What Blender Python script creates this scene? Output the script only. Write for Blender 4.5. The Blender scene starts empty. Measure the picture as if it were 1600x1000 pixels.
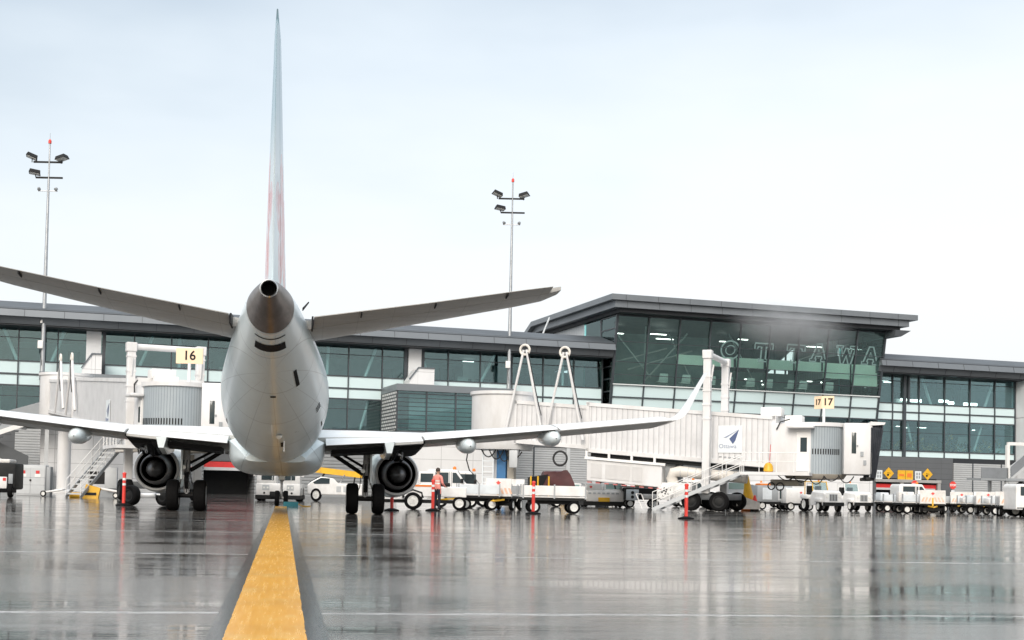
import bpy, bmesh, math, random
from mathutils import Vector, Matrix
random.seed(7)
PI = math.pi
sc = bpy.context.scene
COL = sc.collection
V = Vector

# ------------------------------------------------------------------ camera
F_PX, ROLL, PITCH, CY, CAMH = 2070.0, 0.021, 0.036, 691.0, 0.92
cam_d = bpy.data.cameras.new('camera')
cam = bpy.data.objects.new('camera', cam_d)
COL.objects.link(cam)
sc.camera = cam
_F = V((0, math.cos(PITCH), math.sin(PITCH)))
_U0 = V((0, -math.sin(PITCH), math.cos(PITCH)))
_R0 = V((1, 0, 0))
_R = _R0 * math.cos(ROLL) + _U0 * math.sin(ROLL)
_U = -_R0 * math.sin(ROLL) + _U0 * math.cos(ROLL)
m = Matrix((_R, _U, -_F)).transposed().to_4x4()
m.translation = V((0, 0, CAMH))
cam.matrix_world = m
cam_d.sensor_width = 36.0
cam_d.lens = 36.0 * F_PX / 1600.0
cam_d.shift_y = (CY - 500.0) / 1600.0
cam_d.clip_end = 6000
cam_d.clip_start = 0.1

def ray(px, py):
    return _F + _R * ((px - 800) / F_PX) + _U * ((CY - py) / F_PX)
def P(px, py, Y):
    d = ray(px, py); k = Y / d.y
    return V((d.x * k, Y, CAMH + d.z * k))
def X(px, Y, z=0.0):
    """world x of something seen at column px, at distance Y and height z"""
    y = 768.0
    for _ in range(4):
        p = P(px, y, Y); y += (p.z - z) * F_PX / Y
    return P(px, y, Y).x

# ------------------------------------------------------------------ materials
class NT:
    def __init__(s, name):
        s.m = bpy.data.materials.new(name); s.m.use_nodes = True
        s.t = s.m.node_tree; s.t.nodes.clear()
        s.out = s.t.nodes.new('ShaderNodeOutputMaterial')
    def n(s, typ, **kw):
        nd = s.t.nodes.new(typ)
        for k, v in kw.items():
            if k.startswith('i_'):
                key = k[2:]
                key = int(key) if key.isdigit() else key.replace('_', ' ')
                nd.inputs[key].default_value = v
            else:
                setattr(nd, k, v)
        return nd
    def l(s, a, b): s.t.links.new(a, b)
    def math(s, op, a, b=None, c=None, clamp=False):
        nd = s.n('ShaderNodeMath', operation=op); nd.use_clamp = clamp
        for i, v in enumerate((a, b, c)):
            if v is None: continue
            if isinstance(v, (int, float)): nd.inputs[i].default_value = v
            else: s.l(v, nd.inputs[i])
        return nd.outputs[0]
    def mix(s, fac, a, b):
        nd = s.n('ShaderNodeMix', data_type='RGBA')
        for i, v in ((0, fac), (6, a), (7, b)):
            if isinstance(v, (int, float)): nd.inputs[i].default_value = v
            elif isinstance(v, tuple): nd.inputs[i].default_value = (*v[:3], 1)
            else: s.l(v, nd.inputs[i])
        return nd.outputs[2]
    def noise(s, scale, detail=4, coord=None, rough=0.6, stretch=None):
        if coord is None: coord = s.coord()
        if stretch:
            mp = s.n('ShaderNodeMapping'); mp.inputs['Scale'].default_value = stretch
            s.l(coord, mp.inputs[0]); coord = mp.outputs[0]
        nd = s.n('ShaderNodeTexNoise'); nd.inputs['Scale'].default_value = scale
        nd.inputs['Detail'].default_value = detail; nd.inputs['Roughness'].default_value = rough
        s.l(coord, nd.inputs['Vector']); return nd.outputs[0]
    def ramp(s, fac, lo, hi):
        nd = s.n('ShaderNodeMapRange'); nd.inputs[1].default_value = lo; nd.inputs[2].default_value = hi
        s.l(fac, nd.inputs[0]); return nd.outputs[0]
    def coord(s, kind='Object'):
        return s.n('ShaderNodeTexCoord').outputs[kind]

def mat(name, col, rough=0.5, metal=0.0, dirt=0.12, dcol=None, dscale=1.2, bump=0.0, bscale=20, coat=0.0, stretch=None, spec=0.5):
    t = NT(name)
    p = t.n('ShaderNodeBsdfPrincipled')
    co = t.coord()
    if dirt > 0:
        nz = t.noise(dscale, 5, co, 0.65, stretch)
        f = t.ramp(nz, 0.42, 0.75)
        dc = dcol or tuple(c * 0.55 for c in col)
        f2 = t.math('MULTIPLY', f, min(1.0, dirt * 3))
        t.l(t.mix(f2, col, dc), p.inputs['Base Color'])
        r = t.math('MULTIPLY_ADD', nz, 0.25, rough - 0.1, clamp=True)
        t.l(r, p.inputs['Roughness'])
    else:
        p.inputs['Base Color'].default_value = (*col, 1)
        p.inputs['Roughness'].default_value = rough
    p.inputs['Metallic'].default_value = metal
    p.inputs['Specular IOR Level'].default_value = spec
    p.inputs['Coat Weight'].default_value = coat
    p.inputs['Coat Roughness'].default_value = 0.08
    if bump > 0:
        b = t.n('ShaderNodeBump'); b.inputs['Strength'].default_value = bump; b.inputs['Distance'].default_value = 0.02
        t.l(t.noise(bscale, 3, co), b.inputs['Height']); t.l(b.outputs[0], p.inputs['Normal'])
    t.l(p.outputs[0], t.out.inputs[0])
    return t.m

def wave_mat(name, col, axis, period, depth=0.03, rough=0.5, dark=0.5, duty=0.5, dirt=0.1, metal=0.0):
    """corrugated or slatted sheet: ribs across one object axis"""
    t = NT(name); p = t.n('ShaderNodeBsdfPrincipled'); co = t.coord()
    sep = t.n('ShaderNodeSeparateXYZ'); t.l(co, sep.inputs[0])
    v = sep.outputs['XYZ'.index(axis)]
    fr = t.math('FRACT', t.math('DIVIDE', v, period))
    tri = t.math('ABSOLUTE', t.math('SUBTRACT', fr, 0.5))
    h = t.math('SMOOTH_MIN', t.math('MULTIPLY', tri, 2.0), duty, 0.1)
    line = t.math('LESS_THAN', tri, 0.5 * (1 - duty) * 0.35)
    nz = t.noise(1.1, 5, co)
    c = t.mix(t.math('MULTIPLY', t.ramp(nz, .4, .75), dirt * 3), col, tuple(x * .6 for x in col))
    c = t.mix(line, c, tuple(x * dark for x in col))
    t.l(c, p.inputs['Base Color']); p.inputs['Roughness'].default_value = rough; p.inputs['Metallic'].default_value = metal
    b = t.n('ShaderNodeBump'); b.inputs['Strength'].default_value = 0.8; b.inputs['Distance'].default_value = depth
    t.l(h, b.inputs['Height']); t.l(b.outputs[0], p.inputs['Normal'])
    t.l(p.outputs[0], t.out.inputs[0]); return t.m

def glass_mat(name, tint, refl, rcol=(1, 1, 1), rough=0.02):
    t = NT(name)
    tr = t.n('ShaderNodeBsdfTransparent'); tr.inputs[0].default_value = (*tint, 1)
    gl = t.n('ShaderNodeBsdfGlossy'); gl.inputs[0].default_value = (*rcol, 1); gl.inputs['Roughness'].default_value = rough
    fr = t.n('ShaderNodeFresnel'); fr.inputs[0].default_value = 1.5
    f = t.math('MULTIPLY_ADD', fr.outputs[0], 1.0, refl, clamp=True)
    mx = t.n('ShaderNodeMixShader'); t.l(f, mx.inputs[0]); t.l(tr.outputs[0], mx.inputs[1]); t.l(gl.outputs[0], mx.inputs[2])
    t.l(mx.outputs[0], t.out.inputs[0]); return t.m

M = {}
M['white'] = mat('white_paint', (.78, .775, .76), .42, dirt=.1, dcol=(.5, .48, .44), dscale=.9)
M['white_veh'] = mat('white_vehicle_paint', (.8, .795, .78), .3, dirt=.12, dcol=(.45, .42, .37), dscale=2.2, coat=.3)
M['black'] = mat('black_rubber', (.005, .005, .0055), .75, dirt=.12, dcol=(.014, .013, .0125), dscale=6, spec=.12)
M['dark'] = mat('dark_metal', (.010, .011, .012), .55, dirt=.2, dcol=(.03, .028, .025), dscale=4, spec=.25)
M['steel'] = mat('galvanised_steel', (.42, .44, .46), .42, metal=.7, dirt=.15, dscale=3)
M['grey'] = mat('grey_paint', (.3, .32, .335), .5, dirt=.1)
M['lgrey'] = mat('light_grey_paint', (.5, .52, .53), .5, dirt=.12)
M['dgrey'] = mat('charcoal_cladding', (.085, .093, .1), .45, dirt=.12)
M['yellow'] = mat('yellow_paint', (.75, .42, .02), .4, dirt=.15, dcol=(.35, .19, .03), dscale=3)
M['red'] = mat('red_paint', (.62, .03, .03), .4, dirt=.12, dcol=(.3, .03, .03), dscale=4)
M['postred'] = mat('marker_post_red', (.75, .055, .04), .45, dirt=.1, dscale=6)
M['orange'] = mat('orange_paint', (.75, .2, .03), .45, dirt=.1)
M['blue'] = mat('blue_paint', (.05, .17, .36), .45, dirt=.15, dscale=3)
M['glassd'] = mat('dark_vehicle_glass', (.03, .045, .05), .08, dirt=0)
M['chrome'] = mat('polished_metal', (.6, .6, .6), .2, metal=1, dirt=.05)
M['lampglass'] = mat('lamp_glass', (.8, .8, .75), .12, dirt=0)
M['hub'] = mat('wheel_hub_white', (.75, .75, .72), .4, dirt=.2, dcol=(.3, .28, .25), dscale=8)
M['hose'] = mat('black_hose', (.015, .015, .016), .5, dirt=0)

# ------------------------------------------------------------------ mesh helper
class MB:
    def __init__(s): s.bm = bmesh.new(); s.mi = 0
    def mat(s, i): s.mi = i; return s
    def face(s, pts):
        vs = [s.bm.verts.new(p) for p in pts]
        try:
            f = s.bm.faces.new(vs); f.material_index = s.mi
        except ValueError: pass
        return s
    def hull8(s, c):
        vs = [s.bm.verts.new(p) for p in c]
        for q in ((0, 3, 2, 1), (4, 5, 6, 7), (0, 1, 5, 4), (1, 2, 6, 5), (2, 3, 7, 6), (3, 0, 4, 7)):
            f = s.bm.faces.new([vs[i] for i in q]); f.material_index = s.mi
        return s
    def box(s, x0, x1, y0, y1, z0, z1):
        return s.hull8([(x0, y0, z0), (x1, y0, z0), (x1, y1, z0), (x0, y1, z0), (x0, y0, z1), (x1, y0, z1), (x1, y1, z1), (x0, y1, z1)])
    def bbox(s, x0, x1, y0, y1, z0, z1, r=.03):
        """box with rounded vertical and top edges"""
        t = bmesh.new(); vs = [t.verts.new(p) for p in ((x0, y0, z0), (x1, y0, z0), (x1, y1, z0), (x0, y1, z0), (x0, y0, z1), (x1, y0, z1), (x1, y1, z1), (x0, y1, z1))]
        for q in ((0, 3, 2, 1), (4, 5, 6, 7), (0, 1, 5, 4), (1, 2, 6, 5), (2, 3, 7, 6), (3, 0, 4, 7)): t.faces.new([vs[i] for i in q])
        bmesh.ops.bevel(t, geom=t.edges[:], offset=r, segments=2, affect='EDGES', profile=.5)
        return s.merge(t)
    def merge(s, t):
        mp = {}
        for v in t.verts: mp[v] = s.bm.verts.new(v.co)
        for f in t.faces:
            try:
                g = s.bm.faces.new([mp[v] for v in f.verts]); g.material_index = s.mi
            except ValueError: pass
        t.free(); return s
    def bar(s, a, b, w, h, up=(0, 0, 1)):
        a, b = V(a), V(b); d = (b - a).normalized(); up = V(up)
        if abs(d.dot(up)) > .98: up = V((0, 1, 0))
        sd = d.cross(up).normalized(); u = sd.cross(d).normalized()
        sd = sd * (w / 2); u = u * (h / 2)
        return s.hull8([a - sd - u, a + sd - u, b + sd - u, b - sd - u, a - sd + u, a + sd + u, b + sd + u, b - sd + u])
    def rings(s, rings, cap0=True, cap1=True, closed=True):
        vr = [[s.bm.verts.new(p) for p in r] for r in rings]
        n = len(rings[0])
        for a, b in zip(vr, vr[1:]):
            for i in range(n if closed else n - 1):
                j = (i + 1) % n
                try:
                    f = s.bm.faces.new((a[i], a[j], b[j], b[i])); f.material_index = s.mi
                except ValueError: pass
        for ok, r in ((cap0, vr[0][::-1]), (cap1, vr[-1])):
            if ok:
                try:
                    f = s.bm.faces.new(r); f.material_index = s.mi
                except ValueError: pass
        return s
    def tube(s, a, b, r, n=10, r2=None, cap=True):
        a, b = V(a), V(b); d = (b - a).normalized()
        x = d.orthogonal().normalized(); y = d.cross(x)
        r2 = r if r2 is None else r2
        rr = []
        for p, q in ((a, r), (b, r2)):
            rr.append([p + (x * math.cos(2 * PI * i / n) + y * math.sin(2 * PI * i / n)) * q for i in range(n)])
        return s.rings(rr, cap, cap)
    def path(s, pts, r, n=6):
        pts = [V(p) for p in pts]; rr = []
        x = None
        for i, p in enumerate(pts):
            d = (pts[min(i + 1, len(pts) - 1)] - pts[max(i - 1, 0)]).normalized()
            if x is None: x = d.orthogonal().normalized()
            x = (x - d * x.dot(d)).normalized(); y = d.cross(x)
            rr.append([p + (x * math.cos(2 * PI * k / n) + y * math.sin(2 * PI * k / n)) * r for k in range(n)])
        return s.rings(rr)
    def lathe(s, prof, o, axis, n=24, cap0=False, cap1=False):
        """prof: (distance along axis, radius)"""
        o, d = V(o), V(axis).normalized(); x = d.orthogonal().normalized(); y = d.cross(x)
        rr = [[o + d * t + (x * math.cos(2 * PI * i / n) + y * math.sin(2 * PI * i / n)) * max(r, 1e-4) for i in range(n)] for t, r in prof]
        return s.rings(rr, cap0, cap1)
    def prism(s, poly, o, ux, uy, ext):
        """2-D outline in the plane (ux, uy) at o, given thickness along ext"""
        o, ux, uy, ext = V(o), V(ux), V(uy), V(ext)
        a = [o + ux * p[0] + uy * p[1] for p in poly]
        return s.rings([a, [p + ext for p in a]])
    def torus(s, o, axis, R, r, n=24, k=8):
        o, d = V(o), V(axis).normalized(); x = d.orthogonal().normalized(); y = d.cross(x)
        rr = []
        for i in range(n):
            c = x * math.cos(2 * PI * i / n) + y * math.sin(2 * PI * i / n)
            rr.append([o + c * (R + r * math.cos(2 * PI * j / k)) + d * r * math.sin(2 * PI * j / k) for j in range(k)])
        rr.append(rr[0]); s.rings(rr, False, False)
        bmesh.ops.remove_doubles(s.bm, verts=s.bm.verts[:], dist=1e-5) if len(s.bm.verts) < 2000 else None
        return s
    def build(s, name, mats, parent=None, smooth=35, bevel=0.0, loc=None, rz=0, fix=True):
        if fix: bmesh.ops.recalc_face_normals(s.bm, faces=s.bm.faces[:])
        me = bpy.data.meshes.new(name); s.bm.to_mesh(me); s.bm.free()
        for mm in (mats if isinstance(mats, (list, tuple)) else [mats]): me.materials.append(mm)
        if smooth:
            me.polygons.foreach_set('use_smooth', [True] * len(me.polygons))
            me.set_sharp_from_angle(angle=math.radians(smooth))
        o = bpy.data.objects.new(name, me); COL.objects.link(o)
        if parent: o.parent = parent
        if loc is not None: o.location = loc
        o.rotation_euler.z = rz
        if bevel:
            bv = o.modifiers.new('bevel', 'BEVEL'); bv.width = bevel; bv.segments = 2; bv.limit_method = 'ANGLE'
        return o

def tag(o, label, cat, group=None):
    o['label'] = label; o['category'] = cat
    if group: o['group'] = group
    return o
def struct(o): o['kind'] = 'structure'; return o
def thing(name, label, cat, loc=(0, 0, 0), rz=0.0, group=None):
    o = bpy.data.objects.new(name, None); COL.objects.link(o)
    o.location = loc; o.rotation_euler.z = rz; o.empty_display_size = .3
    return tag(o, label, cat, group)
def dup(root, loc, rz, label, group=None):
    r = root.copy(); COL.objects.link(r); r.location = loc; r.rotation_euler.z = rz
    r['label'] = label
    if group: r['group'] = group
    for ch in list(root.children):
        c = ch.copy(); COL.objects.link(c); c.parent = r
        for g in list(ch.children):
            d = g.copy(); COL.objects.link(d); d.parent = c
    return r

_FONTS = {}
def text_mesh(txt, size, extrude=0.004, bold=0.0, outline=0.0):
    cu = bpy.data.curves.new('writing', 'FONT'); cu.body = txt; cu.size = size; cu.align_x = 'CENTER'; cu.align_y = 'CENTER'
    cu.extrude = extrude; cu.offset = bold
    o = bpy.data.objects.new('writing', cu); COL.objects.link(o)
    dg = bpy.context.evaluated_depsgraph_get()
    me = bpy.data.meshes.new_from_object(o.evaluated_get(dg))
    bpy.data.objects.remove(o); bpy.data.curves.remove(cu)
    return me
def writing(txt, size, material, parent, loc, rot, name='lettering', bold=0.0, extrude=.004):
    me = text_mesh(txt, size, extrude, bold); me.materials.clear(); me.materials.append(material)
    o = bpy.data.objects.new(name, me); COL.objects.link(o); o.parent = parent
    o.location = loc; o.rotation_euler = rot
    return o

def wheel(parent, c, r, w, axis=(1, 0, 0), name='wheel', hub=None, hubr=.46):
    """tyre with shoulders, and a dished hub as its sub-part"""
    c = V(c); ax = V(axis).normalized()
    b = MB(); h = w / 2
    b.lathe([(-h, r * .62), (-h, r * .86), (-h * .8, r * .96), (-h * .45, r), (h * .45, r), (h * .8, r * .96), (h, r * .86), (h, r * .62)], c, ax, 24)
    ty = b.build(name, M['black'], parent)
    b = MB()
    b.lathe([(-h * .9, r * .2), (-h * .75, r * .45), (-h * .95, r * hubr * 1.12), (-h * .98, r * .63), (h * .98, r * .63), (h * .95, r * hubr * 1.12), (h * .75, r * .45), (h * .9, r * .2)], c, ax, 20, True, True)
    b.build('hub', hub or M['hub'], ty)
    return ty

# ------------------------------------------------------------------ world
w = bpy.data.worlds.new('World'); sc.world = w; w.use_nodes = True
nt = w.node_tree; nt.nodes.clear()
wo = nt.nodes.new('ShaderNodeOutputWorld')
SUN_EL, SUN_ROT = math.radians(31), math.radians(192)
sky = nt.nodes.new('ShaderNodeTexSky'); sky.sky_type = 'NISHITA'; sky.sun_disc = False
sky.sun_elevation = SUN_EL; sky.sun_rotation = SUN_ROT; sky.dust_density = 4; sky.air_density = 1.0
b1 = nt.nodes.new('ShaderNodeBackground'); b1.inputs[1].default_value = .05; sky.ozone_density = .4; sky.dust_density = 8; nt.links.new(sky.outputs[0], b1.inputs[0])
tc = nt.nodes.new('ShaderNodeTexCoord')
sp = nt.nodes.new('ShaderNodeSeparateXYZ'); nt.links.new(tc.outputs['Generated'], sp.inputs[0])
nz = nt.nodes.new('ShaderNodeTexNoise'); nz.inputs['Scale'].default_value = 3.2; nz.inputs['Detail'].default_value = 4; nz.inputs['Roughness'].default_value = .5
mp = nt.nodes.new('ShaderNodeMapping'); mp.inputs['Scale'].default_value = (1, 1, 3.0); mp.inputs['Location'].default_value = (.3, .2, .1)
nt.links.new(tc.outputs['Generated'], mp.inputs[0]); nt.links.new(mp.outputs[0], nz.inputs[0])
ma = nt.nodes.new('ShaderNodeMath'); ma.operation = 'MULTIPLY_ADD'; nt.links.new(nz.outputs[0], ma.inputs[0]); ma.inputs[1].default_value = .24
mb_ = nt.nodes.new('ShaderNodeMath'); mb_.operation = 'MULTIPLY_ADD'; nt.links.new(sp.outputs[0], mb_.inputs[0]); mb_.inputs[1].default_value = -.16; nt.links.new(sp.outputs[2], mb_.inputs[2])
mc_ = nt.nodes.new('ShaderNodeMath'); mc_.operation = 'ADD'; nt.links.new(mb_.outputs[0], mc_.inputs[0]); mc_.inputs[1].default_value = -.12
nt.links.new(mc_.outputs[0], ma.inputs[2])
cr = nt.nodes.new('ShaderNodeValToRGB'); e = cr.color_ramp.elements
SKY_STOPS = [(0.0, (.74, .75, .755)), (.10, (.76, .77, .775)), (.19, (.73, .755, .77)), (.29, (.61, .66, .69)), (.40, (.42, .485, .54)), (.52, (.46, .52, .57)), (1.0, (1.3, 1.33, 1.35))]
e[0].position, e[0].color = SKY_STOPS[0][0], (*SKY_STOPS[0][1], 1)
e[1].position, e[1].color = SKY_STOPS[-1][0], (*SKY_STOPS[-1][1], 1)
for ps, c in SKY_STOPS[1:-1]:
    q = e.new(ps); q.color = (*c, 1)
nt.links.new(ma.outputs[0], cr.inputs[0])
b2 = nt.nodes.new('ShaderNodeBackground'); b2.inputs[1].default_value = 1.0; nt.links.new(cr.outputs[0], b2.inputs[0])
ad = nt.nodes.new('ShaderNodeAddShader'); nt.links.new(b1.outputs[0], ad.inputs[0]); nt.links.new(b2.outputs[0], ad.inputs[1])
nt.links.new(ad.outputs[0], wo.inputs[0])
sd = bpy.data.lights.new('sun', 'SUN'); sd.energy = 1.5; sd.angle = math.radians(28); sd.color = (1, .98, .96)
so = bpy.data.objects.new('sun', sd); COL.objects.link(so)
# sun stands behind the camera's left shoulder, veiled by cloud
sdir = V((math.sin(SUN_ROT) * math.cos(SUN_EL), math.cos(SUN_ROT) * math.cos(SUN_EL), math.sin(SUN_EL)))
so.rotation_euler = sdir.to_track_quat('Z', 'Y').to_euler()
vs_ = sc.view_settings
vs_.view_transform = 'Standard'; vs_.look = 'None'; vs_.gamma = 1.0; vs_.exposure = 0.25; vs_.use_curve_mapping = False

# ------------------------------------------------------------------ ground
LINE_YAW = 0.170
t = NT('wet_concrete')
co = t.coord(); rot = t.n('ShaderNodeMapping'); rot.inputs['Rotation'].default_value = (0, 0, -LINE_YAW); t.l(co, rot.inputs[0])
sep = t.n('ShaderNodeSeparateXYZ'); t.l(rot.outputs[0], sep.inputs[0])
wob = t.noise(.6, 2, rot.outputs[0])
yy = t.math('ADD', sep.outputs[1], t.math('MULTIPLY', t.math('SUBTRACT', wob, .5), .12))
fr = t.math('FRACT', t.math('DIVIDE', t.math('ADD', yy, 4.35 + 800), 8.1))
dist = t.math('MULTIPLY', t.math('ABSOLUTE', t.math('SUBTRACT', fr, .5)), 8.1)
joint = t.math('LESS_THAN', dist, .065)
frx = t.math('FRACT', t.math('DIVIDE', t.math('ADD', sep.outputs[0], 803.2), 7.6))
jx = t.math('LESS_THAN', t.math('MULTIPLY', t.math('ABSOLUTE', t.math('SUBTRACT', frx, .5)), 7.6), .02)
n1 = t.noise(.35, 6, rot.outputs[0], .6)
n2 = t.noise(9, 5, rot.outputs[0], .7)
n1 = t.noise(.30, 7, rot.outputs[0], .68, (.55, 1.5, 1))
pud = t.ramp(n1, .44, .58)
c = t.mix(pud, (.15, .146, .14), (.05, .05, .05))
c = t.mix(t.math('MULTIPLY', t.ramp(t.noise(.09, 4, rot.outputs[0], .6), .42, .66), .65), c, (.105, .08, .06))
c = t.mix(t.math('MULTIPLY', t.ramp(n2, .45, .75), .5), c, (.22, .215, .205))
jn = t.math('MULTIPLY', joint, t.ramp(t.noise(1.7, 4, rot.outputs[0], .7, (1, 3, 1)), .3, .6))
c = t.mix(t.math('MULTIPLY', jn, .75), c, (.5, .5, .49))
c = t.mix(t.math('MULTIPLY', jx, .4), c, (.05, .05, .05))
p = t.n('ShaderNodeBsdfPrincipled'); t.l(c, p.inputs['Base Color'])
r1 = t.math('MULTIPLY_ADD', t.math('SUBTRACT', 1.0, pud), .07, .0)
r2 = t.math('MULTIPLY_ADD', n2, .045, r1)
r3 = t.math('ADD', r2, t.math('MULTIPLY', jn, .25))
t.l(r3, p.inputs['Roughness']); p.inputs['IOR'].default_value = 1.36
bn = t.n('ShaderNodeBump'); bn.inputs['Strength'].default_value = .5; bn.inputs['Distance'].default_value = .010
gr = t.math('MULTIPLY', t.noise(34, 4, rot.outputs[0], .7, (.25, 1, 1)), t.math('MULTIPLY_ADD', t.math('SUBTRACT', 1.0, pud), .20, .04))
hh = t.math('ADD', t.math('MULTIPLY', t.noise(2.6, 5, rot.outputs[0], .55, (.10, 1.9, 1)), .55), gr)
t.l(hh, bn.inputs['Height']); t.l(bn.outputs[0], p.inputs['Normal'])
t.l(p.outputs[0], t.out.inputs[0]); M['ground'] = t.m
b = MB(); b.face([(-900, -300, 0), (900, -300, 0), (900, 1500, 0), (-900, 1500, 0)])
struct(b.build('ground', M['ground'], smooth=0, fix=False))

def paint_mat(name, col, worn, rough=.2):
    t = NT(name); p = t.n('ShaderNodeBsdfPrincipled'); co = t.coord()
    n = t.noise(5, 8, co, .72, (5, .22, 1)); n0 = t.noise(.9, 4, co)
    f = t.math('MULTIPLY', t.ramp(n, .44, .78), .55)
    c = t.mix(f, col, worn); c = t.mix(t.math('MULTIPLY', t.ramp(t.noise(2.3, 6, co, .7, (1.2, .5, 1)), .52, .66), .4), c, worn); c = t.mix(t.math('MULTIPLY', t.ramp(n0, .45, .7), .35), c, tuple(x * .6 for x in col))
    t.l(c, p.inputs['Base Color']); t.l(t.math('MULTIPLY_ADD', n, .3, rough - .1), p.inputs['Roughness']); p.inputs['IOR'].default_value = 1.34
    bn = t.n('ShaderNodeBump'); bn.inputs['Strength'].default_value = .2; bn.inputs['Distance'].default_value = .006
    t.l(t.noise(14, 6, co, .7, (.4, 1.0, 1)), bn.inputs['Height']); t.l(bn.outputs[0], p.inputs['Normal'])
    t.l(p.outputs[0], t.out.inputs[0]); return t.m
M['line_y'] = paint_mat('yellow_line_paint', (.74, .345, .012), (.80, .56, .20))
M['line_k'] = paint_mat('black_line_paint', (.014, .018, .022), (.07, .078, .085), .06)
def strip(name, x0, x1, y0, y1, z, m_, rag=.012, n=160):
    b = MB(); a = []; 
    for i in range(n + 1):
        # denser near the camera
        y = y0 + (y1 - y0) * (i / n) ** 2.2
        a.append((y, random.uniform(-rag, rag), random.uniform(-rag, rag)))
    vs = [(b.bm.verts.new((x0 + p[1], p[0], 0)), b.bm.verts.new((x1 + p[2], p[0], 0))) for p in a]
    for q, r in zip(vs, vs[1:]): b.bm.faces.new((q[0], q[1], r[1], r[0]))
    o = b.build(name, m_, None, 0, loc=(0, 0, z), rz=LINE_YAW, fix=False)
    return struct(o)
LX = -0.085
strip('line_border', LX - .35, LX + .38, -2, 58, .003, M['line_k'], .004, 500)
strip('lead_in_line', LX - .245, LX + .245, -2, 58, .007, M['line_y'], .004, 500)
# ------------------------------------------------------------------ airliner
YAW, DT, OFF = 0.160, 27.2, -0.67
# body paint: pale ice blue white with oil streaks under the belly
def body_mat():
    t = NT('aircraft_paint'); p = t.n('ShaderNodeBsdfPrincipled'); co = t.coord()
    sep = t.n('ShaderNodeSeparateXYZ'); t.l(co, sep.inputs[0])
    n = t.noise(.8, 5, co, .6, (2.2, .35, 2.2)); n2 = t.noise(2.2, 5, co)
    ax = t.math('ABSOLUTE', sep.outputs[0])
    low = t.math('SUBTRACT', 1.0, t.ramp(sep.outputs[2], 2.0, 4.6))
    st = t.math('MULTIPLY', t.math('SUBTRACT', 1.0, t.ramp(ax, .05, .75)), t.ramp(n, .38, .66))
    c = t.mix(t.math('MULTIPLY', st, .2), (.72, .80, .82), (.46, .47, .44))
    c = t.mix(t.math('MULTIPLY', t.ramp(n2, .5, .8), .12), c, (.40, .43, .43))
    # frame and skin joints
    fr = t.math('FRACT', t.math('DIVIDE', sep.outputs[1], 2.1))
    seam = t.math('LESS_THAN', t.math('ABSOLUTE', t.math('SUBTRACT', fr, .5)), .009)
    ang = t.math('ARCTAN2', sep.outputs[0], t.math('SUBTRACT', sep.outputs[2], 3.5)); fa = t.math('FRACT', t.math('MULTIPLY_ADD', ang, 1.75, .15))
    seam = t.math('MAXIMUM', seam, t.math('LESS_THAN', t.math('ABSOLUTE', t.math('SUBTRACT', fa, .5)), .012))
    c = t.mix(t.math('MULTIPLY', seam, .42), c, (.25, .27, .28))
    t.l(c, p.inputs['Base Color']); p.inputs['Roughness'].default_value = .24
    t.l(t.math('MULTIPLY_ADD', n2, .2, .22), p.inputs['Roughness'])
    p.inputs['Coat Weight'].default_value = .15; p.inputs['Coat Roughness'].default_value = .16
    t.l(p.outputs[0], t.out.inputs[0]); return t.m
M['body'] = body_mat()
def fin_mat():
    """pale blue fin with a red leaf low on each face"""
    t = NT('fin_paint'); p = t.n('ShaderNodeBsdfPrincipled'); co = t.coord()
    sep = t.n('ShaderNodeSeparateXYZ'); t.l(co, sep.inputs[0])
    y, z = sep.outputs[1], sep.outputs[2]
    dy = t.math('SUBTRACT', y, t.math('MULTIPLY_ADD', z, -.66, 8.55)); dz = t.math('SUBTRACT', z, 6.9)
    ang = t.math('ARCTAN2', dy, dz)
    rad = t.math('SQRT', t.math('ADD', t.math('MULTIPLY', dy, dy), t.math('MULTIPLY', dz, dz)))
    lob = t.math('MULTIPLY_ADD', t.math('ABSOLUTE', t.math('COSINE', t.math('MULTIPLY', ang, 2.5))), .75, .75)
    leaf = t.math('LESS_THAN', rad, lob)
    n = t.noise(1.0, 4, co)
    c = t.mix(t.ramp(z, 7.9, 9.0), (.64, .74, .78), (.36, .52, .60))
    c = t.mix(t.math('MULTIPLY', leaf, t.ramp(t.noise(2.2, 5, co), .3, .55)), c, (.62, .24, .25))
    c = t.mix(t.math('MULTIPLY', t.ramp(n, .5, .8), .2), c, (.4, .45, .47))
    t.l(c, p.inputs['Base Color']); p.inputs['Roughness'].default_value = .3; p.inputs['Coat Weight'].default_value = .2
    t.l(p.outputs[0], t.out.inputs[0]); return t.m
M['fin'] = fin_mat()
def under_mat():
    t = NT('wing_paint'); p = t.n('ShaderNodeBsdfPrincipled'); co = t.coord()
    sep = t.n('ShaderNodeSeparateXYZ'); t.l(co, sep.inputs[0])
    n = t.noise(1.3, 5, co, .65, (.4, 3, 1)); n2 = t.noise(9, 4, co)
    c = t.mix(t.math('MULTIPLY', t.ramp(n, .4, .75), .5), (.44, .44, .425), (.27, .26, .245))
    fr = t.math('FRACT', t.math('DIVIDE', sep.outputs[0], .78))
    seam = t.math('LESS_THAN', t.math('ABSOLUTE', t.math('SUBTRACT', fr, .5)), .008)
    c = t.mix(t.math('MULTIPLY', seam, .35), c, (.12, .12, .12))
    t.l(c, p.inputs['Base Color']); t.l(t.math('MULTIPLY_ADD', n2, .3, .25), p.inputs['Roughness'])
    t.l(p.outputs[0], t.out.inputs[0]); return t.m
M['wing'] = under_mat()
M['wingtop'] = mat('wing_upper_paint', (.82, .83, .83), .3, dirt=.1, dcol=(.55, .55, .54), dscale=2, coat=.2)
M['cone'] = mat('bare_tail_metal', (.22, .185, .165), .38, metal=.75, dirt=.25, dcol=(.1, .085, .075), dscale=2.5, stretch=(1, .4, 1))
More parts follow.
